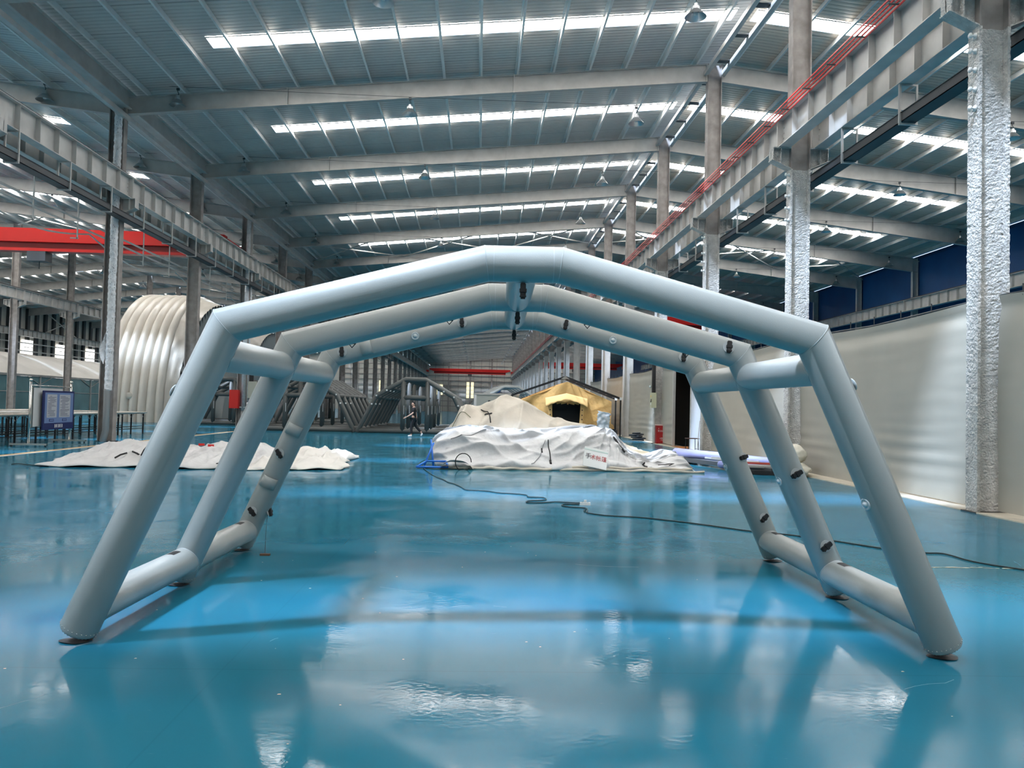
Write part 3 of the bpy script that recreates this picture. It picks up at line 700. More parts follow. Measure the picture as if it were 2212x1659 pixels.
def basis(n, roll=0.0, up=(0, 0, 1)):
    n = V(n).normalized(); u = V(up); u = (u-n*u.dot(n)).normalized(); r_ = u.cross(n).normalized()
    M = Matrix((r_, n*-1, u)).transposed().to_4x4(); return M @ Matrix.Rotation(roll, 4, 'Y')
bk = MB(); bk.box(-.019, .019, -.030, -.008, -.045, .045); bk.box(-.024, .024, -.036, -.006, -.012, .012); bk.box(-.015, .015, -.026, 0, -.055, .052); bk.box(-.022, .022, -.034, -.014, -.044, -.034); bk = bk.mesh('buckle', BLACK)
pd_ = MB().lathe([(0, 0), (.052, 0), (.052, .003), (0, .004)], n=28).mesh('patch', TUBEL)
def buckle(p, n, roll, patch=True):
    o = obj('strap_buckle', bk, None, tent); o.matrix_local = Matrix.Translation(V(p)) @ basis(n, roll)
    if patch:
        q_ = obj('round_patch', pd_, None, o); q_.matrix_local = Matrix.Rotation(PI/2, 4, 'X')
for p, n, r_ in [((1.844, 1.487, 2.176), (.053, -.979, .199), .15), ((1.833, 3.095, 2.19), (.07, -.957, .28), .15), ((-1.841, 3.09, 2.158), (-.015, -.998, .055), -.05), ((-.565, 3.09, 2.504), (-.03, -.995, .1), -.08),
                 ((.553, 3.09, 2.508), (.03, -.99, .1), .2), ((2.45, 1.485, 1.087), (.115, -.99, .05), 1.05), ((2.716, 1.484, .47), (.05, -.998, .02), .9), ((2.505, 3.121, 1.125), (.3, -.93, .15), 1.3), ((2.731, 3.093, .481), (.19, -.978, .08), .8),
                 ((-2.473, 3.092, 1.054), (-.17, -.98, .07), -.6), ((-2.741, 3.091, .433), (-.12, -.99, .05), -.7), ((-2.60, 3.20, .42), (.9, -.1, .3), .2)]:
    buckle(p, n, r_)
for y in (0, SP, 2*SP): buckle((0, y, 2.395), (0, -1, 0), 0, False)
def arcpatch(name, x, z, y0, y1, a0, a1, r, m):
    mb = MB(); mb.grid(lambda u, v: (x+r*math.cos(a0+(a1-a0)*u), y0+(y1-y0)*v, z+r*math.sin(a0+(a1-a0)*u)), 8, 1); obj(name, mb, m, tent, True)
for (x, z, y, s_) in [(2.815, .228, 1.26, 1), (2.815, .228, 2.86, 1), (2.815, .228, .16, 1), (-2.82, .218, 1.22, -1), (-2.82, .218, 2.84, -1)]:
    if s_ > 0: arcpatch('black_patch', x, z, y, y+.15, 1.35, 1.9, R0-.0025, BLACK)
    else: arcpatch('black_patch', x, z, y, y+.15, 1.25, 1.8, R0-.0025, BLACK)
def cuff(P, ax, name='cuff'):
    """open fabric sleeve standing off the tube, facing the camera"""
    P = V(P); ax = V(ax).normalized(); n = V((0, -1, 0)); n = (n-ax*n.dot(ax)).normalized(); b = ax.cross(n)
    mb = MB(); mb.grid(lambda u, v: P+ax*(v-.5)*.12+(n*math.cos(-.75+1.5*u)+b*math.sin(-.75+1.5*u))*(R0+.022-.02*abs(2*u-1)**4), 12, 2)
    o = obj(name, mb, TUBE, tent, True); sd = o.modifiers.new('s', 'SOLIDIFY'); sd.thickness = .004
for (x, z, sg) in ((-2.333, 1.31, 0), (-2.584, .745, 0)): cuff((WF*-1+(WF-WK)*z/HK, 2*SP, z), (WF-WK, 0, HK))
cuff((-1.59, 2*SP, HK+(1.976-1.59)/(WK-WC)*(HCR-HK)), (WK-WC, 0, HCR-HK))
va = MB().lathe([(0, 0), (.042, 0), (.042, .006), (.036, .010), (.034, .006), (.018, .006), (.018, .016), (0, .018)], n=24).mesh('air_valve', GREYP, True)
for p, n in [((-1.063, 3.088, 2.347), (.02, -1, -.08)), ((1.066, 3.088, 2.355), (0, -1, 0)), ((2.30, 0, 1.77), (.9, 0, .38)), ((2.33, .0, 1.05), (-.93, -.2, -.3)), ((2.33, SP, 1.05), (-.93, -.2, -.3)), ((2.33, 2*SP, 1.05), (-.93, -.2, -.3)), ((-2.32, 0, 1.62), (-.9, 0, .38))]:
    o = obj('air_valve', va, None, tent); nn = V(n).normalized()
    if abs(nn.y) < .5:   # push to the tube surface
        z = p[2]; x0 = (WF-(WF-WK)*z/HK)*(1 if p[0] > 0 else -1); p = (x0+nn.x*R0*.98, p[1]-.02, z+nn.z*R0*.98)
    o.matrix_local = Matrix.Translation(V(p)) @ nn.to_track_quat('Z', 'Y').to_matrix().to_4x4()
for x in (-.60, .62, -1.45, 1.5):
    z = HK+(WK-abs(x))/(WK-WC)*(HCR-HK)-R0-.012; mb = MB(); mb.tube([(x-.03, SP, z+.012), (x, SP, z-.022), (x+.03, SP, z+.012), (x-.03, SP, z+.012)], .004, 6, False); obj('lashing_ring', mb, BLACK, tent)
mb = MB(); mb.tube([(-2.62, 3.25, .43), (-2.60, 3.12, .2), (-2.56, 2.98, .01)], .003, 5); obj('guy_line', mb, DSTEEL, tent)
mb = MB(); mb.box(-2.60, -2.50, 2.93, 2.97, 0, .018); obj('line_end', mb, mat('rusty_peg', (.12, .06, .03), .8), tent)
for k in range(3):   # skirts of end fabric on the floor
    for s_ in (-1, 1):
        mb = MB(); cx = s_*(WF-.0); mb.grid(lambda u, v: (cx-.0+s_*(-.03)+(.10-.02*math.sin(9*u))*v*math.cos(2*PI*u), k*SP+(.08)*v*math.sin(2*PI*u), .006+.012*(1-v)+.003*math.sin(12*u)*v), 24, 3); obj('ground_flap', mb, mat('grey_brown_flap', (.05, .05, .055), .6), tent, True)

# ================================================================== BACKGROUND TUBE FRAMES
def tube_frame(label, loc, s=1.12, nh=8, sp=1.7, rz=0.0, door=True, m=None):
    m = m or TUBED
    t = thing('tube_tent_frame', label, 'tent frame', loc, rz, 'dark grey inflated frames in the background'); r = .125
    P = lambda x, y, z: (x*s, y, z*s)
    mb = MB(); mb.tube([P(-WF, 0, .06), P(-WK, 0, HK-.18), P(-.5, 0, HCR+.22), P(.5, 0, HCR+.22), P(WK, 0, HK-.18), P(WF, 0, .06)], r, 16, round_cap=.4); hm = mb.mesh('hoop', m, True)
    wv = MB()
    for (x, z) in ((-WK, HK-.18), (-1.45, HK+.1), (WK, HK-.18), (1.45, HK+.1), (2.2, 1.5), (-2.2, 1.5)): wv.lathe([(0, -.04), (.045, -.04), (.045, .04), (0, .04)], (x*s, -r, z*s), 8)
    wv = wv.mesh('valve_set', WHITEP)
    for k in range(nh):
        o = obj('hoop', hm, None, t); o.location = (0, k*sp, 0)
        if k < 3: o = obj('air_valve', wv, None, o)
    for x, z, n_ in ((-WF+.12, .2, 'ground_tube'), (WF-.12, .2, 'ground_tube'), (-WK-.05, HK-.25, 'eave_tube'), (WK+.05, HK-.25, 'eave_tube'), (0, HCR+.22, 'ridge_tube'), (-1.2, HK+.22, 'purlin_tube'), (1.2, HK+.22, 'purlin_tube')):
        mb = MB(); mb.tube([P(x, 0, z), P(x, (nh-1)*sp, z)], r*.9, 12); obj(n_, mb, m, t, True)
    for k in (0, 2, 4, nh-1):
        y = k*sp
        mb = MB(); mb.tube([P(-WF+.1, y, .14), P(WF-.1, y, .14)], r, 14); obj('sill_tube', mb, m, t, True)
        if door:
            for x in (-.62, .62):
                mb = MB(); mb.tube([P(x, y, .1), P(x, y, HCR+.15)], r, 14); o = obj('door_post', mb, m, t, True)
                mb = MB(); mb.bar(P(x+.06, y-r-.0, 1.0), P(x+.06, y-r, 1.45), .03, .02); obj('white_strip', mb, WHITEP, o)
            mb = MB(); mb.tube([P(-.62, y, HK-.25), P(.62, y, HK-.25)], r, 14); obj('lintel_tube', mb, m, t, True)
    return t
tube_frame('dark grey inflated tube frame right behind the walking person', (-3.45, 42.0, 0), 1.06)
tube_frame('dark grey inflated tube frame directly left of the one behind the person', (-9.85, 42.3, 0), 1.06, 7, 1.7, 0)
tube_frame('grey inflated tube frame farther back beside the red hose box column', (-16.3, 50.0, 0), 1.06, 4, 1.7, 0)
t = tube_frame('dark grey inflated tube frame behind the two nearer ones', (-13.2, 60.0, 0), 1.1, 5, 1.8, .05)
# light grey frame behind the cream heap
t = tube_frame('pale grey inflated frame whose roof shows between the grey cabin and the tan tent', (2.6, 62.5, 0), 1.15, 5, 1.6, .1, False, mat('light_grey_inflated', (.42, .44, .43), .4))

# ================================================================== ARCH TENTS (left aisle)
def arch_tent(label, x0, x1, y0, y1, H, nrib, name='ribbed_arch_tent'):
    t = thing(name, label, 'inflatable tent', ((x0+x1)/2, y0, 0), 0, 'ribbed arch tents')
    W = (y1-y0)/2; cx = (x0+x1)/2
    def prof(a, sc=1.0):
        c_, s_ = math.cos(a), math.sin(a); return (W-W*sc*math.copysign(abs(c_)**.86, c_), H*sc*abs(s_)**.9)
    wr = (x1-x0)/nrib
    for i in range(nrib):
        xa = x0+i*wr-cx
        def fn(u, v):
            a = PI*(1-v) if False else PI*v; y, z = prof(a, 1.0+.028*math.sin(PI*u)**.6-.014*(i == nrib-1)*u); return (xa+wr*u, y, z)
        mb = MB(); mb.grid(fn, 8, 64); obj('rib', mb, ARCH, t, True)
    # wrinkled end sleeve leaning out to the mouth
    def fs(u, v):
        a = PI*v; sc = 1.0-.05*u+.012*noise.noise(V((u*3, v*38, 1))); y, z = prof(a, sc); return (x1-cx+u*1.25*(.35+.65*abs(math.sin(a))), y, z)
    mb = MB(); mb.grid(fs, 8, 90); obj('end_sleeve', mb, ARCH, t, True)
    def fm(u, v):
        a = PI*v; y, z = prof(a, .95*(1-.0*u)); return (x1-cx+1.25*(.35+.65*abs(math.sin(a)))-.03, W+(y-W)*(1-u), z*(1-u))
    mb = MB(); mb.grid(fm, 6, 48); obj('end_panel', mb, mat('pale_grey_end_panel', (.60, .60, .57), .4, coat=.2), t, True)
    mb = MB()
    for j in range(1, 46):
        a = PI*j/46; y, z = prof(a, .955); y2, z2 = prof(a+.036, .955); y3, z3 = prof(a+.018, .905); xx = x1-cx+1.25*(.35+.65*abs(math.sin(a)))+.03
        mb.add([(xx, y, z), (xx, y2, z2), (xx, y3, z3)], [(0, 1, 2)])
    o = obj('black_toggle_row', mb, BLACK, t); o['kind'] = 'stuff'
    o = obj('air_port', MB().lathe([(0, 0), (.22, 0), (.22, .05), (.1, .08), (0, .08)], n=18).mesh('air_port', CREAMC), None, t); o.location = (x0+(x1-x0)*.45-cx, -.10, 1.75); o.rotation_euler = (PI/2, 0, 0)
    return t
arch_tent('tall cream ribbed arch-shaped inflatable tent in the left aisle', -24.9, -20.9, 52.0, 68.0, 9.2, 7)
arch_tent('second cream arch-shaped inflatable tent, mostly hidden behind the foreground frame', -28.0, -23.4, 76.0, 92.0, 9.3, 7, 'arch_tent')

# long low tent with clear walls
t = thing('long_low_tent', 'long low cream-roofed tent with bluish clear walls at the far left', 'tent', (-40.2, 40, 0))
for i in range(12):
    y0 = 4.6*i; y1 = y0+4.6
    mb = MB(); mb.grid(lambda u, v: (-6.2*u-.0, y0+(y1-y0)*v, 3.40+2.35*math.sin(u*PI/2)**.9+.10*math.sin(PI*v)-.05), 10, 10); obj('roof_bay', mb, ARCH, t, True)
    mb = MB(); mb.box(-.05, -.02, y0+.1, y1-.1, .1, 3.3); obj('clear_wall', mb, TEAL, t)
    mb = MB(); mb.bar((0, y0, 0), (0, y0, 3.4), .16, .16); obj('post', mb, STEEL, t)
    if i % 2: mb = MB(); mb.bar((.03, y0, 2.6), (.03, y0+2.2, 3.4), .05, .05); mb.bar((.03, y0, 2.6), (.03, y0-2.2, 3.4), .05, .05); obj('knee_brace', mb, STEEL, t)
mb = MB(); mb.bar((.0, 0, 3.4), (.0, 55, 3.4), .16, .18); mb.bar((0.0, 0, 1.95), (0, 55, 1.95), .05, .07); obj('eave_rail', mb, STEEL, t)
mb = MB(); mb.box(-.6, -.3, 22.5, 24.3, .1, 1.5); obj('blue_bin', mb, mat('blue_drum', (.03, .12, .35), .5), t)

# overhead cranes ----------------------------------------------------------
def crane(label, xa, xb, y, z0=9.66, h=1.28, plate=None):
    t = thing('bridge_crane', label, 'crane', ((xa+xb)/2, y, z0)); L_ = (xb-xa)/2
    def taper(yh, za, zb, m, n_):
        mb = MB(); mb.poly([(-L_+.4, -yh, zb-.02), (-L_+.4, -yh, za+(zb-za)*.55), (-L_+1.6, -yh, za), (L_-1.6, -yh, za), (L_-.4, -yh, za+(zb-za)*.55), (L_-.4, -yh, zb-.02), (L_-.9, -yh, zb), (-L_+.9, -yh, zb)], (0, 2*yh, 0)); obj(n_, mb, m, t)
    taper(.28, .52, h, RED, 'box_girder')
    mb = MB(); mb.box(-L_+1.6, L_-1.6, -.10, .10, .12, .52); obj('web', mb, RED_SHADE, t)
    mb = MB(); mb.box(-L_+1.6, L_-1.6, -.30, .30, 0, .16); obj('bottom_flange', mb, RED, t)
    for s_ in (-1, 1):
        mb = MB(); mb.box(s_*L_-.28, s_*L_+.28, -1.6, 1.6, .30, .74); obj('end_carriage', mb, RED, t)
        for yy in (-1.3, 1.3): mb = MB(); mb.tube([(s_*L_-.08, yy, .36), (s_*L_+.08, yy, .36)], .16, 14); obj('wheel', mb, DSTEEL, t)
    hb = MB(); hb.box(-.5, .5, -.35, .35, -.55, -.02); hb.tube([(0, 0, -.5), (0, 0, -.95)], .03, 6); obj('hoist', hb, DSTEEL, t)
    return t
cr = crane('bright red bridge crane with a yellow 5t plate in the left aisle', LLX+.55, LX-.55, 44.0)
px = -27.2-((LLX+.55+LX-.55)/2)
o = obj('capacity_plate', MB().box(px-.3, px+.22, -.30, -.285, .72, 1.14), YELLOW, cr); text('5t', .40, BLACK, o, (px-.05, -.31, .93), (PI/2, 0, 0))
crane('dark red bridge crane across the nave just before the end wall', LX+.45, RX-.45, 196.0)
crane('red bridge crane in the right aisle seen between the foreground hoops', RX+.55, RW-.95, 76.0)
crane('red bridge crane far down the right aisle behind the tan tent', RX+.55, RW-.95, 158.0)

# ================================================================== PIPE ON THE WRAPPED COLUMN, BOXES
t = thing('wrapped_pipe', 'vertical downpipe bundled in clear plastic wrap on the left column beside the notice stand', 'pipe', (LX+.12, FY(2)-.26, 0))
mb = MB(); pts = [(-.02+(.10 if z < .4 else 0)*(1-z/.4)*-1, -.02, z) for z in (0, .2, .4, 1.9)]; mb.tube(pts, .115, 18, False); obj('bare_pipe', mb, mat('galvanised_pipe', (.40, .41, .41), .3, .7), t, True)
mb = MB(); rnd = random.Random(5); pts = []; rad = []
for i in range(150):
    z = 1.85+(12.2-1.85)*i/149; pts.append((.006*math.sin(z*3), .0, z)); rad.append(.13+.012*noise.noise(V((z*5, 0, 0)))+(.014 if i % 3 == 0 else 0))
mb.tube(pts, .13, 18, True, 0, rad); obj('plastic_wrap', mb, WRAP, t, True)
mb = MB(); mb.grid(lambda u, v: (-.14-.16*math.sin(PI*v)*u, -.05-.1*u, 2.9+.95*v+.1*math.sin(5*u)), 6, 12); obj('loose_wrap', mb, WRAP, t, True)
mb = MB()
for i in range(90):
    z = 3.2+rnd.random()*8.6; a = rnd.uniform(-2.6, -.4); mb.box(.137*math.cos(a)-.008, .137*math.cos(a)+.008, .137*math.sin(a)-.008, .137*math.sin(a)+.008, z-.008, z+.012)
o = obj('wrap_print_marks', mb, DSTEEL, t); o['kind'] = 'stuff'
t = thing('downpipe', 'white wrapped downpipe with a side spout on the column with the red hose box', 'pipe', (LX+.16, FY(4)-.28, 0))
mb = MB(); mb.tube([(0, 0, 0), (0, 0, 1.05)], .1, 14); obj('bare_pipe', mb, mat('galvanised_pipe', (.4, .4, .4)), t, True)
mb = MB(); mb.tube([(0, 0, 1.05), (0, 0, 12)], .125, 14); mb.tube([(.24, 0, 1.2), (.24, 0, 9)], .05, 8); obj('plastic_wrap', mb, WRAP, t, True)
mb = MB(); mb.tube([(-.55, -.08, 1.22), (.24, -.08, 1.22), (.24, -.08, 1.5)], .035, 8); obj('spout', mb, WHITEP, t, True)
t = thing('hose_box', 'small bright red hose box on a left-hand column, seen between the first two hoop legs', 'box', (LX-.28, FY(4)-.45, 1.15))
obj('body', MB().box(-.26, .26, -.14, .14, 0, 1.05), RED, t); obj('door', MB().box(-.24, .24, -.155, -.14, .03, 1.02), mat('red_door', (.60, .02, .015), .35), t)
t = thing('switch_box', 'grey-green electrical cabinet beside the red hose box column', 'electrical box', (LX+.62, FY(4)-.45, 1.75))
obj('body', MB().box(-.14, .30, -.12, .12, 0, .95), mat('grey_green_cabinet', (.42, .43, .36), .5), t); obj('trunking', MB().box(-.1, .12, -.06, .06, .95, 3.0), BLACK, t)

t = thing('electrical_cabinet', 'cream electrical switch box with dark trunking above it on the column over the red cabinet', 'electrical box', (RX-.36, FY(3)-.15, 1.72), 0)
obj('body', MB().box(-.14, .10, -.36, -.02, 0, .72), mat('cream_cabinet', (.55, .55, .38), .5), t)
for z, c_ in ((.55, YELLOW), (.30, BLACK), (.18, WHITEP)): obj('label_plate', MB().box(-.146, -.14, -.26, -.14, z-.04, z+.04), c_, t)
obj('handle', MB().box(-.165, -.14, -.34, -.32, .28, .42), BLACK, t)
obj('trunking', MB().box(-.08, .06, -.30, -.08, .72, 3.4), BLACK, t); obj('lamp_head', MB().lathe([(0, 0), (.06, .02), (.05, .10), (0, .12)], (-.20, -.3, .95), 10), GREYP, t, True)
t = thing('fire_cabinet', 'dark red fire equipment cabinet with white lettering standing at the foot of a right-hand column', 'cabinet', (RX+.03, FY(3)-.38, 0))
mb = MB(); mb.box(-.27, .27, -.12, .12, .03, .88); obj('body', mb, mat('fire_red_dark', (.33, .008, .012), .4), t)
obj('lid', MB().box(-.28, .28, -.13, .13, .88, .93), mat('pink_white_lid', (.75, .55, .5), .4), t)
obj('door', MB().box(-.25, .25, -.135, -.12, .06, .85), mat('fire_red', (.36, .01, .014), .35), t)
text('灭火器箱', .105, WHITEP, t, (0, -.14, .62), (PI/2, 0, 0), .001); text('A', .07, WHITEP, t, (-.16, -.14, .74), (PI/2, 0, 0), .001); text('火警119', .075, WHITEP, t, (.02, -.14, .27), (PI/2, 0, 0), .001); text('灭火器箱', .04, WHITEP, t, (.02, -.14, .19), (PI/2, 0, 0), .001)
for x in (-.2, .2): obj('foot', MB().box(x-.03, x+.03, -.1, .1, 0, .03), DSTEEL, t)

# ================================================================== NOTICE STAND AND TABLES
nd = V((-.18, 2.75, 0)); nL = nd.length; nrz = math.atan2(nd.y, nd.x)
t = thing('notice_stand', 'polished steel notice stand with a blue printed board, left of the wrapped-pipe column', 'notice board', (-14.05, 24.75, 0), nrz)
for x in (0, nL):
    mb = MB(); mb.tube([(x, 0, .06), (x, 0, 2.05)], .035, 14); obj('post', mb, CHROME, t, True); obj('finial', MB().lathe([(0, 0), (.045, .02), (.055, .06), (.035, .10), (0, .12)], (x, 0, 2.04), 14), CHROME, t, True)
    mb = MB(); mb.box(x-.05, x+.05, -.55, .55, .05, .11); obj('foot', mb, CHROME, t)
    for yy in (-.5, .5): mb = MB(); mb.tube([(x-.02, yy, .025), (x+.02, yy, .025)], .025, 10); obj('caster', mb, BLACK, t)
mb = MB(); mb.tube([(0, 0, 1.93), (nL, 0, 1.93)], .022, 10); obj('top_rail', mb, CHROME, t, True)
ob = obj('rear_board', MB().box(.12, 2.2, .03, .07, .62, 1.86), mat('white_board', (.55, .56, .55), .4), t)
mb = MB(); mb.box(.12, .2, -.0, .10, .60, 1.88); obj('board_edge', mb, CHROME, t)
bd = obj('front_board', MB().box(.62, nL+.02, -.10, -.06, .50, 1.78), mat('navy_board', (.008, .014, .09), .45), t)
pn = obj('print_panel', MB().box(.72, nL-.06, -.104, -.10, .72, 1.72), mat('blue_print', (.13, .20, .38), .5), t)
pap = mat('print_paper', (.40, .41, .44), .6); ink = mat('print_ink', (.14, .15, .19), .6)
rnd = random.Random(11)
for x0, x1 in ((.86, 1.52), (1.70, 2.48)):
    o = obj('text_panel', MB().box(x0, x1, -.107, -.104, .90, 1.66), pap, t); mb = MB(); z = 1.60
    while z > .95:
        a = x0+.06+rnd.choice([0, 0, .02, .12]); b = x1-.06-rnd.choice([0, .05, .12, .3]); x = a
        while x < b: w_ = rnd.uniform(.012, .03); mb.box(x, min(x+w_, b), -.1085, -.107, z-.009, z+.009); x += w_+.006
        z -= .036
    q_ = obj('text_lines', mb, ink, o); q_['kind'] = 'stuff'
    obj('caption_plate', MB().box((x0+x1)/2-.16, (x0+x1)/2+.16, -.108, -.104, .77, .85), mat('navy_board', (0, 0, 0)), t)
    obj('caption_plate', MB().box((x0+x1)/2-.13, (x0+x1)/2+.13, -.110, -.107, .79, .83), mat('blue_print', (0, 0, 0)), t)
mb = MB()
for gi in range(5):
    gx = 1.42+gi*.12
    for a, b, c_, d_ in ((0, .07, .09, .105), (0, .07, .045, .06), (0, .07, 0, .015), (0, .014, .0, .1) if gi % 2 else (.056, .07, 0, .1), (.03, .043, .02, .09)): mb.box(gx+a, gx+b, -.104, -.10, .565+c_, .565+d_)
obj('title_characters', mb, WHITEP, t)

def worktable(label, x, y, L_, w_=1.15):
    t = thing('work_table', label, 'table', (x, y, 0), 0, 'long worktables in the left aisle')
    mb = MB(); mb.box(-w_/2, w_/2, 0, L_, .955, .985); mb.tube([(w_/2, 0, .955), (w_/2, L_, .955)], .035, 10); obj('tabletop', mb, mat('pale_worktop', (.62, .55, .45), .25, coat=.5), t)
    mb = MB(); mb.box(-w_/2+.05, w_/2-.05, .05, L_-.05, .89, .955); obj('apron', mb, STEEL, t)
    n_ = max(2, int(L_/1.25)); lg = MB().box(-.025, .025, -.025, .025, 0, .9).mesh('leg', BLACK)
    for i in range(n_+1):
        for s_ in (-1, 1): o = obj('leg', lg, None, t); o.location = (s_*(w_/2-.1), .1+(L_-.2)*i/n_, 0)
    for z in (.22, .33):
        for s_ in (-1, 1): mb = MB(); mb.box(s_*(w_/2-.1)-.012, s_*(w_/2-.1)+.012, .1, L_-.1, z-.012, z+.012); obj('rail', mb, BLACK, t)
    mb = MB()
    for i in range(n_+1):
        for s_ in (-1, 1): yy = .1+(L_-.2)*i/n_; mb.bar((s_*(w_/2-.1), yy, .72), (s_*(w_/2-.1), yy+.2, .89), .02, .02); mb.bar((s_*(w_/2-.1), yy, .72), (s_*(w_/2-.1), yy-.2, .89), .02, .02)
    obj('leg_braces', mb, STEEL, t)
worktable('long pale-topped worktable with black legs, nearest the columns behind the notice stand', -16.0, 21.5, 15.0)
worktable('second long worktable with black legs, just behind the first one', -18.2, 23.0, 13.5)
worktable('third long worktable farther left with black legs', -20.4, 24.5, 12.0)

# ================================================================== PERSON
def skin_mesh(name, verts, edges, radii, m, parent, root=0, sub=2):
    me = bpy.data.meshes.new(name); me.from_pydata([V(v) for v in verts], edges, []); me.materials.append(m)
    o = bpy.data.objects.new(name, me); COL.objects.link(o); o.parent = parent
    sk = o.modifiers.new('skin', 'SKIN'); sk.use_smooth_shade = True
    for i, r_ in enumerate(radii): me.skin_vertices[0].data[i].radius = r_ if isinstance(r_, tuple) else (r_, r_)
    me.skin_vertices[0].data[root].use_root = True
    s_ = o.modifiers.new('sub', 'SUBSURF'); s_.levels = sub; s_.render_levels = sub
    dg = bpy.context.evaluated_depsgraph_get(); m2 = bpy.data.meshes.new_from_object(o.evaluated_get(dg)); o.modifiers.clear(); o.data = m2; bpy.data.meshes.remove(me); m2.name = name
    m2.polygons.foreach_set('use_smooth', [True]*len(m2.polygons)); return o
# local frame: walks towards -x; y is across the body (near side -y)
pe = thing('person', 'person in black T-shirt and dark trousers with white shoes, walking left, one arm swung forward', 'person', (-3.20, 38.4, 0))
NS, FS = -.10, .10
bv = [(0, 0, .98), (-.01, 0, 1.12), (-.02, 0, 1.28), (-.01, 0, 1.42), (-.02, 0, 1.50), (-.05, 0, 1.56), (-.05, 0, 1.64), (-.035, 0, 1.70),   # 0-7 pelvis..head
      (-.01, -.17, 1.41), (-.03, -.23, 1.18), (-.22, -.24, 1.05), (-.36, -.23, .97),      # 8-11 near arm
      (0, .17, 1.41), (.07, .22, 1.18), (.10, .21, .96), (.08, .20, .84),                # 12-15 far arm
      (-.02, NS, .92), (-.11, NS, .52), (-.10, NS, .10), (-.24, NS, .04),                # 16-19 near (front) leg
      (.03, FS, .92), (.10, FS, .52), (.38, FS, .22), (.40, FS, .06)]                    # 20-23 trailing leg
be = [(0, 1), (1, 2), (2, 3), (3, 4), (4, 5), (5, 6), (6, 7), (3, 8), (8, 9), (9, 10), (10, 11), (3, 12), (12, 13), (13, 14), (14, 15), (0, 16), (16, 17), (17, 18), (18, 19), (0, 20), (20, 21), (21, 22), (22, 23)]
br = [(.13, .11), (.125, .10), (.14, .11), (.13, .10), .055, .07, .092, .075, .055, .043, .036, .028, .055, .043, .036, .028, .085, .058, .042, .03, .085, .058, .042, .03]
skin_mesh('body', bv, be, br, SKIN, pe)
TS = mat('black_cotton', (.006, .006, .007), .85)
skin_mesh('t_shirt', [(0, 0, .90), (-.01, 0, 1.08), (-.02, 0, 1.26), (-.01, 0, 1.41), (-.015, 0, 1.47), (-.01, -.18, 1.41), (-.02, -.235, 1.22), (0, .18, 1.41), (.06, .23, 1.2)], [(0, 1), (1, 2), (2, 3), (3, 4), (3, 5), (5, 6), (3, 7), (7, 8)],
          [(.165, .145), (.155, .135), (.165, .135), (.15, .12), .075, .08, .075, .08, .075], TS, pe)
skin_mesh('trousers', [(0, 0, .96), (-.02, NS, .86), (-.11, NS, .52), (-.10, NS, .13), (.03, FS, .86), (.10, FS, .52), (.36, FS, .25)], [(0, 1), (1, 2), (2, 3), (0, 4), (4, 5), (5, 6)], [(.15, .14), .105, .08, .062, .105, .08, .062], mat('dark_trousers', (.014, .014, .016), .8), pe)
SH = mat('white_shoe', (.8, .78, .75), .4)
skin_mesh('shoe', [(-.06, NS, .055), (-.15, NS, .05), (-.27, NS, .042)], [(0, 1), (1, 2)], [(.05, .055), (.045, .05), (.035, .042)], SH, pe)
skin_mesh('shoe', [(.42, FS, .20), (.40, FS, .12), (.36, FS, .045)], [(0, 1), (1, 2)], [(.05, .05), (.045, .045), (.035, .04)], SH, pe)
skin_mesh('hair', [(-.02, 0, 1.60), (.0, 0, 1.67), (-.03, 0, 1.725), (-.075, 0, 1.715)], [(0, 1), (1, 2), (2, 3)], [.06, .082, .07, .045], mat('black_hair', (.006, .005, .005), .6), pe)
for s_ in (-1, 1):
    skin_mesh('ear', [(-.045, s_*.09, 1.60), (-.045, s_*.095, 1.63)], [(0, 1)], [.012, .014], SKIN, pe, 0, 1)
    o = obj('eye', MB().lathe([(0, -.01), (.01, 0), (0, .01)], (-.128, s_*.032, 1.635), 8), BLACK, pe)
skin_mesh('nose', [(-.125, 0, 1.63), (-.150, 0, 1.60)], [(0, 1)], [.010, .014], SKIN, pe, 0, 1)
obj('mouth', MB().box(-.137, -.125, -.02, .02, 1.565, 1.572), mat('lips', (.35, .12, .1), .6), pe)
for (hx, hy, hz, dx, dz, sy) in ((-.36, -.23, .97, -.9, -.43, -1), (.08, .20, .84, -.1, -1, 1)):
    d = V((dx, 0, dz)).normalized(); n_ = V((0, 1, 0)); w0 = V((hx, hy, hz)); side = d.cross(n_)
    vs = [w0-d*.01, w0+d*.04, w0+d*.08]; es = [(0, 1), (1, 2)]; rs = [(.024, .02), (.034, .016), (.034, .015)]
    for f, (o_, ln) in enumerate(((-.027, .062), (-.009, .075), (.009, .070), (.026, .055))):
        b = len(vs); vs += [w0+d*.088+side*o_, w0+d*(.088+ln*.5)+side*o_*1.05+n_*.008, w0+d*(.085+ln)+side*o_+n_*.022]; es += [(2, b), (b, b+1), (b+1, b+2)]; rs += [.010, .009, .007]
    b = len(vs); vs += [w0+d*.035-side*.040, w0+d*.07-side*.055+n_*.01]; es += [(1, b), (b, b+1)]; rs += [.011, .009]
    skin_mesh('hand', vs, es, rs, SKIN, pe, 1, 1)

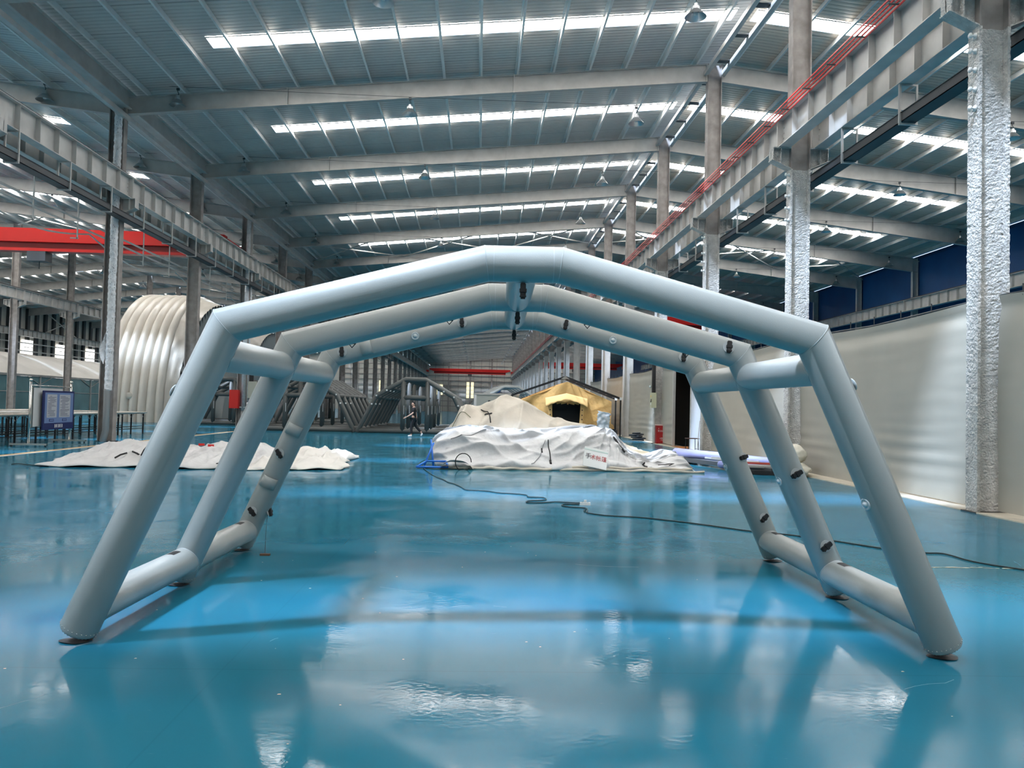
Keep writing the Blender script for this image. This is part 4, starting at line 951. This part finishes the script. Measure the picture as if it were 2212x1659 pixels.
# ================================================================== FABRIC HEAPS
def interp(tab, x):
    if x <= tab[0][0]: return tab[0][1]
    for (a, fa), (b, fb) in zip(tab, tab[1:]):
        if x <= b: t = (x-a)/(b-a); t = t*t*(3-2*t)*.5+t*.5; return fa+(fb-fa)*t
    return tab[-1][1]
def ridged(p): return 1-abs(noise.noise(p))*2
def fbm(p, o=4):
    s = 0; a = 1
    for _ in range(o): s += a*noise.noise(p); p = p*2.03+V((3.1, 1.7, 9.2)); a *= .5
    return s
def cloth(name, fn, nu, nv, m, parent, th=.006):
    mb = MB(); mb.grid(fn, nu, nv); o = obj(name, mb, m, parent, True); s_ = o.modifiers.new('s', 'SOLIDIFY'); s_.thickness = th; return o
ft = [(-1.06, .80), (-.9, .95), (-.34, 1.05), (.18, 1.05), (1.1, .95), (1.9, .96), (2.68, 1.13), (3.33, 1.16), (3.70, 1.04), (4.02, .62), (4.4, .33), (4.8, .26), (5.3, .46), (5.62, .42), (5.78, .10)]
fb = [(-1.06, 20.3), (-.7, 19.85), (.2, 19.75), (1.5, 19.7), (3.0, 19.85), (4.3, 20.0), (5.78, 20.2)]
t = thing('white_fabric_heap', 'big heap of bright white tent cloth draped in the middle of the floor', 'fabric')
def f1(u, v):
    X = -1.06+6.84*u; top = interp(ft, X); y0 = interp(fb, X); w = v*2.2
    if w <= 1.0:
        q = w; z = top*(1-(1-q)**1.55); y = y0+(21.8-y0)*q**1.25
    else:
        q = (w-1)/1.2; z = top*(1-.55*q*q); y = 21.8+2.0*q
    env = min(1, w*2.2)*max(0, 1-max(0, w-1.0)*.8)
    # long diagonal draped folds
    d1 = math.sin((X*.95-w*3.6)*2.2+1.3*noise.noise(V((X*.6, w*1.2, 2))))
    d2 = ridged(V((X*.55+w*.9, w*4.2-X*.7, 5.5)))
    right = max(0, min(1, (X-2.2)/1.2))
    d3 = math.sin((X-3.75)*13/(.55+w))*max(0, 1-abs(X-3.9)/.9)
    d4 = ridged(V((X*.9, w*5.5-X*1.15, 9.5)))**2
    amp = (.075*d1+.13*(d2-.55)+.09*(d4-.4)+.022*fbm(V((X*2.4, w*3.5, 1)), 3)+.06*d3*right)*env
    an = math.atan2(1.08-w, max(.02, 3.85-X)) if X < 3.85 else math.atan2(1.08-w, min(-.02, 3.85-X)); dist = math.hypot(1.08-w, 3.85-X)
    c1 = (1-abs(math.sin(an*11+1.2*noise.noise(V((dist*1.2, an*2, 3))))))**2*min(1, dist*1.4)*max(.15, 1-dist/4.2)
    c2 = (1-abs(math.sin((X*.8+w*2.3)*3.1+1.5*noise.noise(V((X*1.1, w*2, 7))))))**3*max(0, min(1, (2.4-X)/1.2))
    amp += (.13*c1+.10*c2)*env
    y -= amp*1.7; z += amp*.5
    if w < .16: z = max(z, .0)+.03*(1+math.sin(X*7+2*math.sin(X*2.3)))*math.sin(PI*w/.16); y -= .10*math.sin(PI*w/.16)
    X2 = X+.05*noise.noise(V((X, w*4, 8)))-.22*(1-u)**6*math.sin(PI*min(w, 1))
    return (X2, y, max(z, .008))
cloth('front_sheet', f1, 260, 120, WHITEC, t)
ct = [(-1.0, .72), (-.75, 1.05), (-.49, 1.58), (-.3, 1.63), (.1, 1.62), (.35, 1.72), (.87, 1.95), (1.31, 1.90), (1.83, 1.62), (2.42, 1.28), (3.3, 1.10), (4.3, .80), (4.9, .3)]
def f2(u, v):
    X = -1.0+5.9*u; top = interp(ct, X); w = v*2
    back = X < .55 and w > 1
    if w <= 1: z = .25+(top-.25)*(1-(1-w)**1.7); y = 22.6+1.9*w**1.15
    else: q = w-1; z = top*(1-.6*q*q); y = 24.5+2.6*q
    env = min(1, w*2)
    d = ridged(V((X*1.1-w*.9, w*1.6+X*.5, 3))); l = math.sin((X*1.2+w*1.1)*5)*max(0, 1-abs(X+.3)/.8)
    r_ = math.sin((w*9-X*1.4))*max(0, 1-abs(X-1.2)/1.1)
    a = (.14*(d-.55)+.07*(1-abs(math.sin(X*3.3-w*2.2+noise.noise(V((X, w, 3))))))**3+.04*l+.03*r_+.02*fbm(V((X*3, w*3, 6)), 3))*env
    return (X+.04*noise.noise(V((X*2, w*2, 4)))-.10*(1-u)**5, y-a*1.8, max(z+a*.5, .01))
t2 = thing('cream_fabric_heap', 'cream tent cloth bulging up behind the bright white heap', 'fabric'); cloth('rear_sheet', f2, 170, 80, CREAMC, t2)
def f3(u, v):
    y = 21.9+14.5*v; xl_ = 3.9+2.3*v; xr_ = 6.05+.75*v; X = xl_+(xr_-xl_)*u
    return (X+.05*math.sin(y*2), y, .02+.10*math.sin(PI*min(1, u*1.05))*(.6+.4*noise.noise(V((X*2, y*.8, 0))))+.03*ridged(V((X*3, y*.7, 2))))
cloth('trailing_sheet', f3, 26, 80, mat('ivory_tent_cloth', (.72, .66, .50), .6, 0, .05, 2, .3, 6), t2)
# thick folded hem lying along the floor
mb = MB()
for (xa, xb, y, z, r_) in ((-.9, 1.9, 19.62, .035, .04), (1.5, 5.9, 19.78, .03, .035), (1.7, 5.6, 19.86, .09, .03)):
    n_ = 40; mb.tube([(xa+(xb-xa)*i/n_, y+.05*math.sin(i*.5)+.03*noise.noise(V((i*.3, xa, 0))), z+.012*math.sin(i*.8)) for i in range(n_+1)], r_, 10, True, 0, [r_*(1+.25*noise.noise(V((i*.5, y, 3)))) for i in range(n_+1)])
obj('folded_hem', mb, CREAMC, t, True)
def on1(u, v, off=.02): p = f1(u, v); return (p[0], p[1]-off, p[2]+off*.3)
def cord(parent, path, r_, m, fn=on1, name='cord'):
    mb = MB(); pts = [];
    for (u0, v0), (u1, v1) in zip(path, path[1:]):
        for i in range(6): pts.append(fn(u0+(u1-u0)*i/6, v0+(v1-v0)*i/6))
    pts.append(fn(*path[-1])); mb.tube(pts, r_, 6); return obj(name, mb, m, parent, True)
GREYCORD = mat('grey_cord', (.18, .19, .2), .6)
cord(t, [(.07, .22), (.10, .235), (.14, .26), (.175, .31), (.195, .33)], .011, GREYCORD); cord(t, [(.42, .25), (.405, .17), (.395, .11), (.37, .05), (.36, .04)], .008, GREYCORD)
cord(t, [(.43, .25), (.432, .18), (.434, .10), (.434, .06)], .014, BLACK); cord(t, [(.405, .18), (.403, .14)], .022, BLACK, name='toggle'); cord(t, [(.434, .08), (.434, .055)], .03, BLACK, name='toggle')
cord(t, [(.81, .08), (.80, .14), (.805, .17)], .022, BLACK, name='toggle'); cord(t, [(.86, .16), (.885, .13), (.92, .12), (.90, .10)], .010, BLACK); cord(t, [(.70, .3), (.735, .22)], .03, BLACK, name='toggle')
f2o = lambda u, v: (lambda p: (p[0], p[1]-.03, p[2]+.01))(f2(u, v))
cord(t2, [(.19, .40), (.215, .33), (.225, .29), (.23, .24), (.235, .20)], .018, BLACK, f2o); cord(t2, [(.205, .30), (.24, .28)], .022, BLACK, f2o, 'toggle'); cord(t2, [(.03, .25), (.06, .33), (.11, .31), (.14, .27)], .010, mat('olive_cord', (.10, .11, .05), .7), f2o)
# document pouch with the tent name
po_ = thing('label_pouch', 'clear pouch with red and black Chinese characters lying on the white heap', 'label', (3.03, 19.78, .30), .12)
po_.rotation_euler = (-.35, .20, .10)
obj('pouch', MB().box(-.31, .33, -.005, .0, -.22, .30), mat('pouch_film', (.80, .80, .77), .2, coat=.6), po_); obj('zip', MB().box(-.31, .33, -.012, -.004, .22, .25), mat('green_white_zip', (.6, .72, .66), .3), po_)
text('手', .16, mat('black_ink', (.04, .02, .02)), po_, (-.19, -.012, .05), (PI/2, 0, 0), .001); text('术帐篷', .15, mat('red_ink', (.5, .03, .03)), po_, (.09, -.012, .04), (PI/2, 0, 0), .001)
# corner tube bundle and blue chair-like frame poking out on the left of the heap
mb = MB(); mb.grid(lambda u, v: (-.95+.85*u, 19.35+.35*v, .01+.26*math.sin(PI*u)*(1-.3*v)+.03*math.sin(9*u)), 14, 6); obj('corner_fold', mb, GREYC, t, True)
mb = MB(); mb.tube([(-.35+.20*math.cos(a*.35), 19.3, .20+.22*math.sin(a*.35)) for a in range(0, 17)], .012, 6, False); obj('hoop_cord', mb, BLACK, t, True)
bt = thing('blue_folding_frame', 'bright blue tubular folding frame poking out at the left end of the white heap', 'frame', (-1.25, 19.9, 0))
BLUEP = mat('blue_powder_coat', (.015, .16, .62), .35)
for a, b in (((-.12, 0, .02), (.10, .3, .62)), ((.12, .1, .02), (.02, .4, .70)), ((-.28, -.35, .04), (.50, -.30, .04)), ((-.28, -.35, .04), (-.05, .05, .16)), ((.50, -.3, .04), (.45, .1, .16)), ((-.05, .05, .16), (.45, .1, .16))):
    mb = MB(); mb.tube([a, b], .025, 8); obj('tube', mb, BLUEP, bt, True)

# flat crumpled cloth on the left: three overlapping sheets of one heap
def pile(parent, name, P, hs, seed, m, nu=110, nv=60):
    """P: four floor corners (front-left, front-right, back-right, back-left)"""
    P = [V((*p, 0)) for p in P]
    def fn(u, v):
        b = P[0].lerp(P[1], u).lerp(P[3].lerp(P[2], u), v); e = min(1, 5*min(u, 1-u, v, 1-v)+.0)
        h = 0
        for (hu, hv, hh, ru, rv) in hs: h += hh*math.exp(-((u-hu)/ru)**2-((v-hv)/rv)**2)
        k = V((b.x*1.0, b.y*.55, seed)); r_ = ridged(k*1.1); r2 = ridged(k*2.3+V((4, 4, 4)))
        z = .02+e**.6*(.05+h*(.8+.5*noise.noise(k*1.3))+.20*max(0, r_-.35)+.12*max(0, r2-.3)+.07*(1-abs(math.sin(b.x*2.3+b.y*1.4+2.2*noise.noise(k*.9))))**3+.06*(1-abs(math.sin(b.x*3.1-b.y*1.1+2.0*noise.noise(k*1.2+V((7,7,7))))))**4)+.02*(1-e)*(1+math.sin(b.x*6+b.y*2))
        o_ = .22*noise.noise(V((b.x*.9, b.y*.9, seed+5)))+.08*noise.noise(V((b.x*3, b.y*3, seed+6)))
        return (b.x+o_*(1-e*.6), b.y+o_*1.4*(1-e*.6), z)
    return cloth(name, fn, nu, nv, m, parent, .012)
gf = thing('grey_fabric_pile', 'wide flat pile of crumpled pale grey tent cloth on the floor at the left', 'fabric')
pile(gf, 'left_sheet', [(-9.9, 18.0), (-6.9, 18.1), (-7.2, 23.2), (-11.4, 23.0)], [(.35, .75, .30, .2, .2), (.62, .6, .22, .15, .2), (.8, .35, .12, .2, .2)], 1.3, GREYC)
pile(gf, 'middle_sheet', [(-7.5, 18.0), (-5.0, 18.1), (-5.2, 24.0), (-8.3, 23.6)], [(.3, .7, .22, .15, .2), (.72, .62, .26, .15, .22), (.5, .3, .10, .2, .2)], 4.1, GREYC)
pile(gf, 'right_sheet', [(-5.4, 17.9), (-3.2, 18.6), (-3.6, 23.3), (-5.9, 23.6)], [(.12, .8, .30, .14, .16), (.5, .6, .18, .2, .2), (.85, .7, .14, .12, .2)], 8.7, mat('pale_cream_tent_cloth', (.66, .63, .58), .5, 0, .06, 2, .3, 9))
for (x, y, z, a) in ((-8.55, 18.9, .22, .5), (-8.2, 19.0, .25, -.6), (-8.0, 18.9, .34, 1.1), (-4.9, 20.2, .24, .4), (-6.0, 18.5, .12, .2)):
    mb = MB(); mb.tube([(x-.16*math.cos(a), y, z-.12*math.sin(a)), (x, y-.03, z+.02), (x+.16*math.cos(a), y, z+.14*math.sin(a))], .022, 6); obj('strap', mb, BLACK, gf, True)
for (x, z) in ((-7.55, .36), (-7.3, .34)): obj('red_tab', MB().box(x, x+.16, 21.2, 21.22, z, z+.06), RED, gf)
mb = MB(); mb.tube([(-9.8, 18.1, .012), (-10.2, 18.15, .012), (-10.6, 18.3, .03), (-10.75, 18.3, .012)], .012, 6); obj('loose_strap', mb, BLACK, gf)

# ================================================================== TAN TENT AND CANOPY FRAME
tt = thing('tan_tent', 'tan canvas ridge tent with an open black doorway behind the white heap', 'tent', (5.25, 45.6, 0), 0)
HW = 2.65; EH = 2.06; AP = 3.18
def gable(u, v):
    x = -HW+2*HW*u; top = EH+(AP-EH)*(1-abs(2*u-1)); z = top*v
    a = .05*math.sin(v*7+abs(x)*3)*(.3+v)+.05*ridged(V((x*.8, z*1.4, 3)))*(abs(x)/HW)
    return (x, -a, z)
mb = MB(); NU, NV = 60, 40; vs = [gable(i/NU, j/NV) for j in range(NV+1) for i in range(NU+1)]; fs = []
for j in range(NV):
    for i in range(NU):
        c_ = vs[j*(NU+1)+i]; cx = (vs[j*(NU+1)+i][0]+vs[j*(NU+1)+i+1][0])/2; cz = (c_[2]+vs[(j+1)*(NU+1)+i][2])/2
        if abs(cx+.05) < .86 and cz < 1.85: continue
        a = j*(NU+1)+i; fs.append((a, a+1, a+NU+2, a+NU+1))
mb.add(vs, fs); obj('front_wall', mb, TAN, tt, True)
for s_ in (-1, 1):
    mb = MB(); mb.grid(lambda u, v: (s_*HW*(1-v), 6*u, EH+(AP-EH)*v-.05*math.sin(PI*v)), 12, 8); obj('roof_panel', mb, TAN, tt, True)
    mb = MB(); mb.grid(lambda u, v: (s_*HW, 6*u, EH*v), 12, 4); obj('side_wall', mb, TAN, tt, True)
mb = MB(); mb.grid(lambda u, v: (-HW+2*HW*u, 6, (EH+(AP-EH)*(1-abs(2*u-1)))*v), 12, 2); obj('rear_wall', mb, TAN, tt)
mb = MB(); mb.box(-1.1, 1.0, 1.2, 1.25, 0, 2.0); obj('doorway_shade_sheet', mb, BLACK, tt)  # black sheet standing in for the unlit inside of the tent
mb = MB(); mb.grid(lambda u, v: (-1.30+2.5*u, -.10-.28*v, 2.18+.0-.32*v+(.30*(1-abs(2*u-1)))-.06*v-.02*math.sin(u*40)*v-.14*v*abs(2*u-1)**3), 40, 4); o = obj('door_canopy', mb, mat('light_tan_canvas', (.70, .44, .17), .8, bump=.3, bscale=9), tt, True); o.modifiers.new('s', 'SOLIDIFY').thickness = .02
for s_ in (-1, 1):
    mb = MB(); mb.poly([(-.05+s_*.86, -.06, 1.85), (-.05+s_*1.12, -.06, 1.85), (-.05+s_*.98, -.06, .7), (-.05+s_*.80, -.06, .7)], (0, .04, 0)); o = obj('rolled_door_flap', mb, mat('light_tan_canvas', (0, 0, 0)), tt)
    for z in (1.5, 1.2, .95): obj('toggle', MB().box(-.05+s_*.95-.03, -.05+s_*.95+.03, -.09, -.06, z-.03, z+.03), BLACK, o)
mb = MB(); mb.grid(lambda u, v: (1.75+.75*u+.12*noise.noise(V((v*6, 0, 1))), -.5-.12*noise.noise(V((u*5, v*5, 2))), .35+1.15*v*(1-.12*u)), 16, 22); o = obj('crumpled_film', mb, mat('white_pvc_film', (.72, .78, .84), .3, coat=.4), tt, True); o.modifiers.new('s', 'SOLIDIFY').thickness = .01
cf = thing('canopy_frame', 'black metal canopy frame standing around the tan tent', 'frame', (5.15, 44.6, 0), 0)
for y in (0, 1.6):
    for xa, za, xb, zb in ((-3.2, 2.30, -.15, 3.42), (-.15, 3.42, 3.12, 2.22)): mb = MB(); mb.bar((xa, y, za), (xb, y, zb), .09, .12); obj('rafter', mb, BLACK, cf)
    mb = MB(); mb.bar((3.12, y, 0), (3.12, y, 2.2), .08, .08); obj('post', mb, BLACK, cf)
    mb = MB(); mb.bar((-3.2, y, 0), (-3.2, y, 2.3), .08, .08); obj('post', mb, BLACK, cf)
    obj('corner_bracket', MB().box(3.05, 3.2, y-.06, y+.06, 2.14, 2.3), WHITEP, cf)
    obj('apex_bracket', MB().poly([(-.4, y-.05, 3.30), (.1, y-.05, 3.30), (-.15, y-.05, 3.48)], (0, .1, 0)), CHROME, cf)
for i in range(7): x = .2+i*.45; z = 3.42-(x+.15)*1.2/3.27; mb = MB(); mb.bar((x, 0, z), (x, 1.6, z), .03, .03); obj('rung', mb, DSTEEL, cf)
# cabin, trolley with yellow bag
t = thing('site_cabin', 'pale grey box cabin behind the cream heap, left of the tan tent', 'cabin', (1.2, 48, 0))
obj('wall', MB().box(-1.45, 1.3, 0, 2.4, .1, 2.32), mat('cabin_grey', (.42, .44, .40), .5), t); obj('roof_edge', MB().box(-1.50, 1.35, -.06, 2.45, 2.32, 2.42), STEELW, t); obj('corner_post', MB().box(-1.50, -1.35, -.04, .1, 0, 2.4), WHITEP, t); obj('vent', MB().lathe([(0, 0), (.09, 0), (.09, .05), (0, .05)], n=12).mesh('vent', DSTEEL), None, t).matrix_local = Matrix.Translation((-.55, 0, 1.9)) @ Matrix.Rotation(PI/2, 4, 'X')
t = thing('bag_trolley', 'small dark trolley with a tan bag on it beside the black canopy post', 'trolley', (7.75, 45.9, 0))
obj('deck', MB().box(-.4, .45, -.3, .3, .35, .42), BLACK, t)
for x in (-.3, .35): mb = MB(); mb.tube([(x, -.28, .12), (x, -.2, .12)], .12, 12); obj('wheel', mb, BLACK, t)
obj('frame', MB().bar((-.35, 0, .1), (-.35, 0, .35), .04, .4).bar((.4, 0, .1), (.4, 0, .35), .04, .4), DSTEEL, t)
b_ = thing('tan_bag', 'crumpled tan and cream bag lying on the dark trolley', 'bag', (7.75, 45.9, .42)); mb = MB(); mb.grid(lambda u, v: ((.38+.05*noise.noise(V((u*6, v*6, 1))))*math.cos(2*PI*u)*math.sin(PI*min(v*.5+.0, .5)+.001) if False else .38*math.cos(2*PI*u)*math.cos(PI/2*v)*(1+.15*noise.noise(V((u*9, v*5, 2)))), .28*math.sin(2*PI*u)*math.cos(PI/2*v), .42*math.sin(PI/2*v)*(1+.2*noise.noise(V((math.cos(2*PI*u)*2, v*4, 1))))), 24, 10); obj('cloth', mb, mat('light_tan_canvas', (0, 0, 0)), b_, True)
t = thing('hose_coil', 'black coiled hose on the floor at the foot of the curtain', 'hose', (RX-.55, 39.2, 0)); mb = MB()
mb.tube([(.32*math.cos(a*.4)+.1*math.sin(a*.13), .22*math.sin(a*.4), .05+.016*a*.4) for a in range(60)], .035, 8); obj('coil', mb, BLACK, t, True); obj('fitting', MB().lathe([(0, 0), (.05, 0), (.05, .1), (0, .1)], (0, -.1, .25), 10), WHITEP, t)

# ================================================================== RIGHT FLOOR CLUTTER
t = thing('lavender_tube', 'pale lavender inflated tube lying behind the right-hand hoop legs', 'tube', (7.1, 22.3, .25), 0); mb = MB(); mb.tube([(-1.0, 1.2, .08), (.2, .3, .02), (1.4, -.9, -.06)], .13, 20, round_cap=.8); obj('tube', mb, mat('lavender_fabric', (.36, .38, .70), .5), t, True)
t = thing('lavender_tube', 'short pale lavender tube end lying lower in front of the longer one', 'tube', (7.15, 20.6, .14)); mb = MB(); mb.tube([(-.35, .7, .0), (.5, -.5, -.02)], .10, 18, round_cap=.8); obj('tube', mb, mat('lavender_fabric', (0, 0, 0)), t, True)
def bars(label, name, m, segs, w_, h_, cat='bar'):
    t = thing(name, label, cat, segs[0][0]);
    o0 = V(segs[0][0])
    for a, b in segs: mb = MB(); mb.bar(V(a)-o0, V(b)-o0, w_, h_); obj('bar', mb, m, t)
bars('long dark grey aluminium rail lying on the floor behind the right-hand legs', 'floor_rail', mat('dark_aluminium', (.10, .11, .12), .4, .5), [((6.0, 24.6, .12), (7.7, 19.6, .12))], .30, .12)
bars('grey rail with a brown edge beside the dark rail', 'floor_rail', mat('grey_brown_rail', (.30, .27, .26), .5), [((6.35, 24.8, .22), (7.95, 20.0, .22))], .22, .06)
bars('black flat case lying at the near end of the rails', 'flat_case', BLACK, [((7.0, 19.9, .06), (8.05, 19.5, .06))], .25, .10, 'case')
bars('grey board stacked on the flat case', 'board', mat('board_grey', (.35, .35, .33), .5), [((6.7, 20.3, .20), (8.0, 19.9, .19))], .5, .05)
bars('thin red bar lying on the stacked boards', 'red_bar', mat('brick_red', (.42, .06, .04), .5), [((6.8, 20.3, .27), (8.0, 20.1, .26))], .06, .05)
bars('pair of white poles lying crossed on the boards', 'white_pole', WHITEP, [((6.45, 21.6, .30), (7.6, 20.5, .28)), ((6.5, 21.2, .33), (7.2, 21.0, .31))], .05, .05, 'pole')
bars('black strip lying left of the rails', 'black_strip', BLACK, [((5.85, 25.2, .05), (6.7, 23.6, .05))], .30, .08)
t = thing('white_sheet', 'flat white sheet on the floor by the stool', 'sheet', (7.9, 25.6, 0)); mb = MB(); mb.grid(lambda u, v: (-.9+1.5*u, -2.3+3.6*v, .02+.05*ridged(V((u*3, v*4, 1)))), 16, 20); obj('cloth', mb, WHITEC, t, True)
t = thing('stool', 'small dark metal stool in front of the rough column left of the foreground leg', 'stool', (RX-.72, FY(2)-.35, 0), .1)
obj('seat', MB().box(-.21, .21, -.19, .19, .57, .60), mat('brown_seat', (.12, .06, .05), .5), t)
for x in (-.18, .18):
    for y in (-.16, .16): mb = MB(); mb.tube([(x*1.1, y*1.1, 0), (x, y, .57)], .013, 8); obj('leg', mb, BLACK, t)
for x in (-.18, .18): mb = MB(); mb.tube([(x, -.16, .2), (x, .16, .2)], .01, 6); obj('stretcher', mb, BLACK, t)
mb = MB(); mb.tube([(-.19, -.16, .14), (.19, -.16, .14)], .01, 6); obj('stretcher', mb, BLACK, t)
t = thing('leaning_pole', 'thin grey pole leaning on the column behind the stool', 'pole', (RX-.4, FY(2)-.75, 0)); mb = MB(); mb.tube([(-.25, 0, .01), (-.02, .45, 1.25)], .014, 8); obj('pole', mb, STEELW, t)
# cream sack slumped on a second one
def sack(name, label, loc, sx, sy, sz, seed):
    t = thing(name, label, 'sack', loc)
    def fn(u, v):
        a = 2*PI*u; p = V((math.cos(a)*math.sin(PI*v), math.sin(a)*math.sin(PI*v), -math.cos(PI*v))); r_ = 1+.16*ridged(p*1.3+V((seed, 0, 0)))+.10*noise.noise(p*3+V((0, seed, 0)))
        return (p.x*sx*r_, p.y*sy*r_, max(0, sz*(1+p.z*r_*.95)))
    mb = MB(); mb.grid(fn, 40, 26); obj('cloth', mb, mat('cream_sackcloth', (.72, .68, .58), .6, 0, .05, 3, .3, 8, bdist=.05), t, True)
sack('cream_sack', 'crumpled cream cloth sack, the lower one at the foot of the column', (RX-.50, 19.45, 0), .28, .36, .17, 3.0)
sack('cream_sack', 'crumpled cream cloth sack slumped against the curtain, on top of the lower one', (RX-.50, 19.75, .30), .30, .42, .25, 8.0)

# ================================================================== POWER CABLE AND STRIP
cab = mat('dark_green_cable', (.012, .028, .032), .5)
def floor_pt(x, y):
    d = _f+_r2*(x-1106)/FPX-_u2*(y-829.5)/FPX; return V((d.x*-HC/d.z, d.y*-HC/d.z, 0))
def cable(label, px, r_=.009, m=cab):
    P = [floor_pt(*q) for q in px]; pts = []
    for i in range(len(P)-1):
        a = P[max(i-1, 0)]; b = P[i]; c_ = P[i+1]; d = P[min(i+2, len(P)-1)]
        for s_ in range(4):
            t_ = s_/4; pts.append(.5*((2*b)+(c_-a)*t_+(2*a-5*b+4*c_-d)*t_*t_+(3*b-a-3*c_+d)*t_**3)+V((0, 0, r_+.001)))
    pts.append(P[-1]+V((0, 0, r_+.001))); o0 = pts[0].copy(); mb = MB(); mb.tube([p-o0 for p in pts], r_, 8); o = obj('power_cable', mb, m, None, True); o.location = o0; return tag(o, label, 'cable')
cable('dark power cable snaking from the white heap to the white power strip', [(1060, 1004), (1030, 1012), (985, 1014), (940, 1013.5), (922, 1012), (914, 1009), (920, 1017), (933.6, 1026), (945, 1032), (958.5, 1037), (968, 1042.5), (981, 1046), (994.7, 1052), (1006, 1058.8), (1022, 1060), (1053.4, 1062), (1076, 1065.5), (1110, 1067.4), (1137, 1070.5), (1141.6, 1074.6), (1171, 1075.7), (1180, 1079), (1171, 1081.8), (1141.6, 1083), (1137, 1085.4), (1146, 1087), (1178, 1086.6), (1200, 1085.4), (1234, 1087), (1252, 1087.3), (1259, 1085.2)])
cable('dark power cable running from the white power strip across the floor to the right edge', [(1251, 1090.4), (1220.7, 1090.4), (1214, 1091.5), (1217, 1094), (1234, 1096.7), (1261.4, 1098.3), (1269, 1101.7), (1265, 1106.5), (1261.5, 1103.5), (1266, 1101), (1269.5, 1103.5), (1268, 1108.5), (1293, 1113), (1324.7, 1116), (1390, 1119.7), (1503, 1132.6), (1621, 1148.8), (1686, 1154.8), (1729.6, 1160), (1800, 1169.7), (1901.7, 1185.6), (1996, 1195.8), (2029, 1196.7), (2052.8, 1201), (2088.8, 1211.6), (2133.7, 1220.6), (2212, 1232.6), (2330, 1252)])
cable('thin dark cord looping on the floor at the left corner of the white heap', [(957, 990), (935, 991.6), (911, 997), (905.4, 1004), (914, 1009)], .009)
ps = thing('power_strip', 'white multi-socket power strip lying on the floor on the power cable', 'power strip', floor_pt(1264, 1091), -.05)
obj('body', MB().box(-.085, .085, -.035, .035, 0, .045), WHITEP, ps)
for i in range(3): obj('socket', MB().box(-.06+i*.045, -.035+i*.045, -.012, .012, .045, .047), DSTEEL, ps)
obj('plug', MB().box(-.02, .02, -.02, .02, .046, .085), WHITEP, ps)
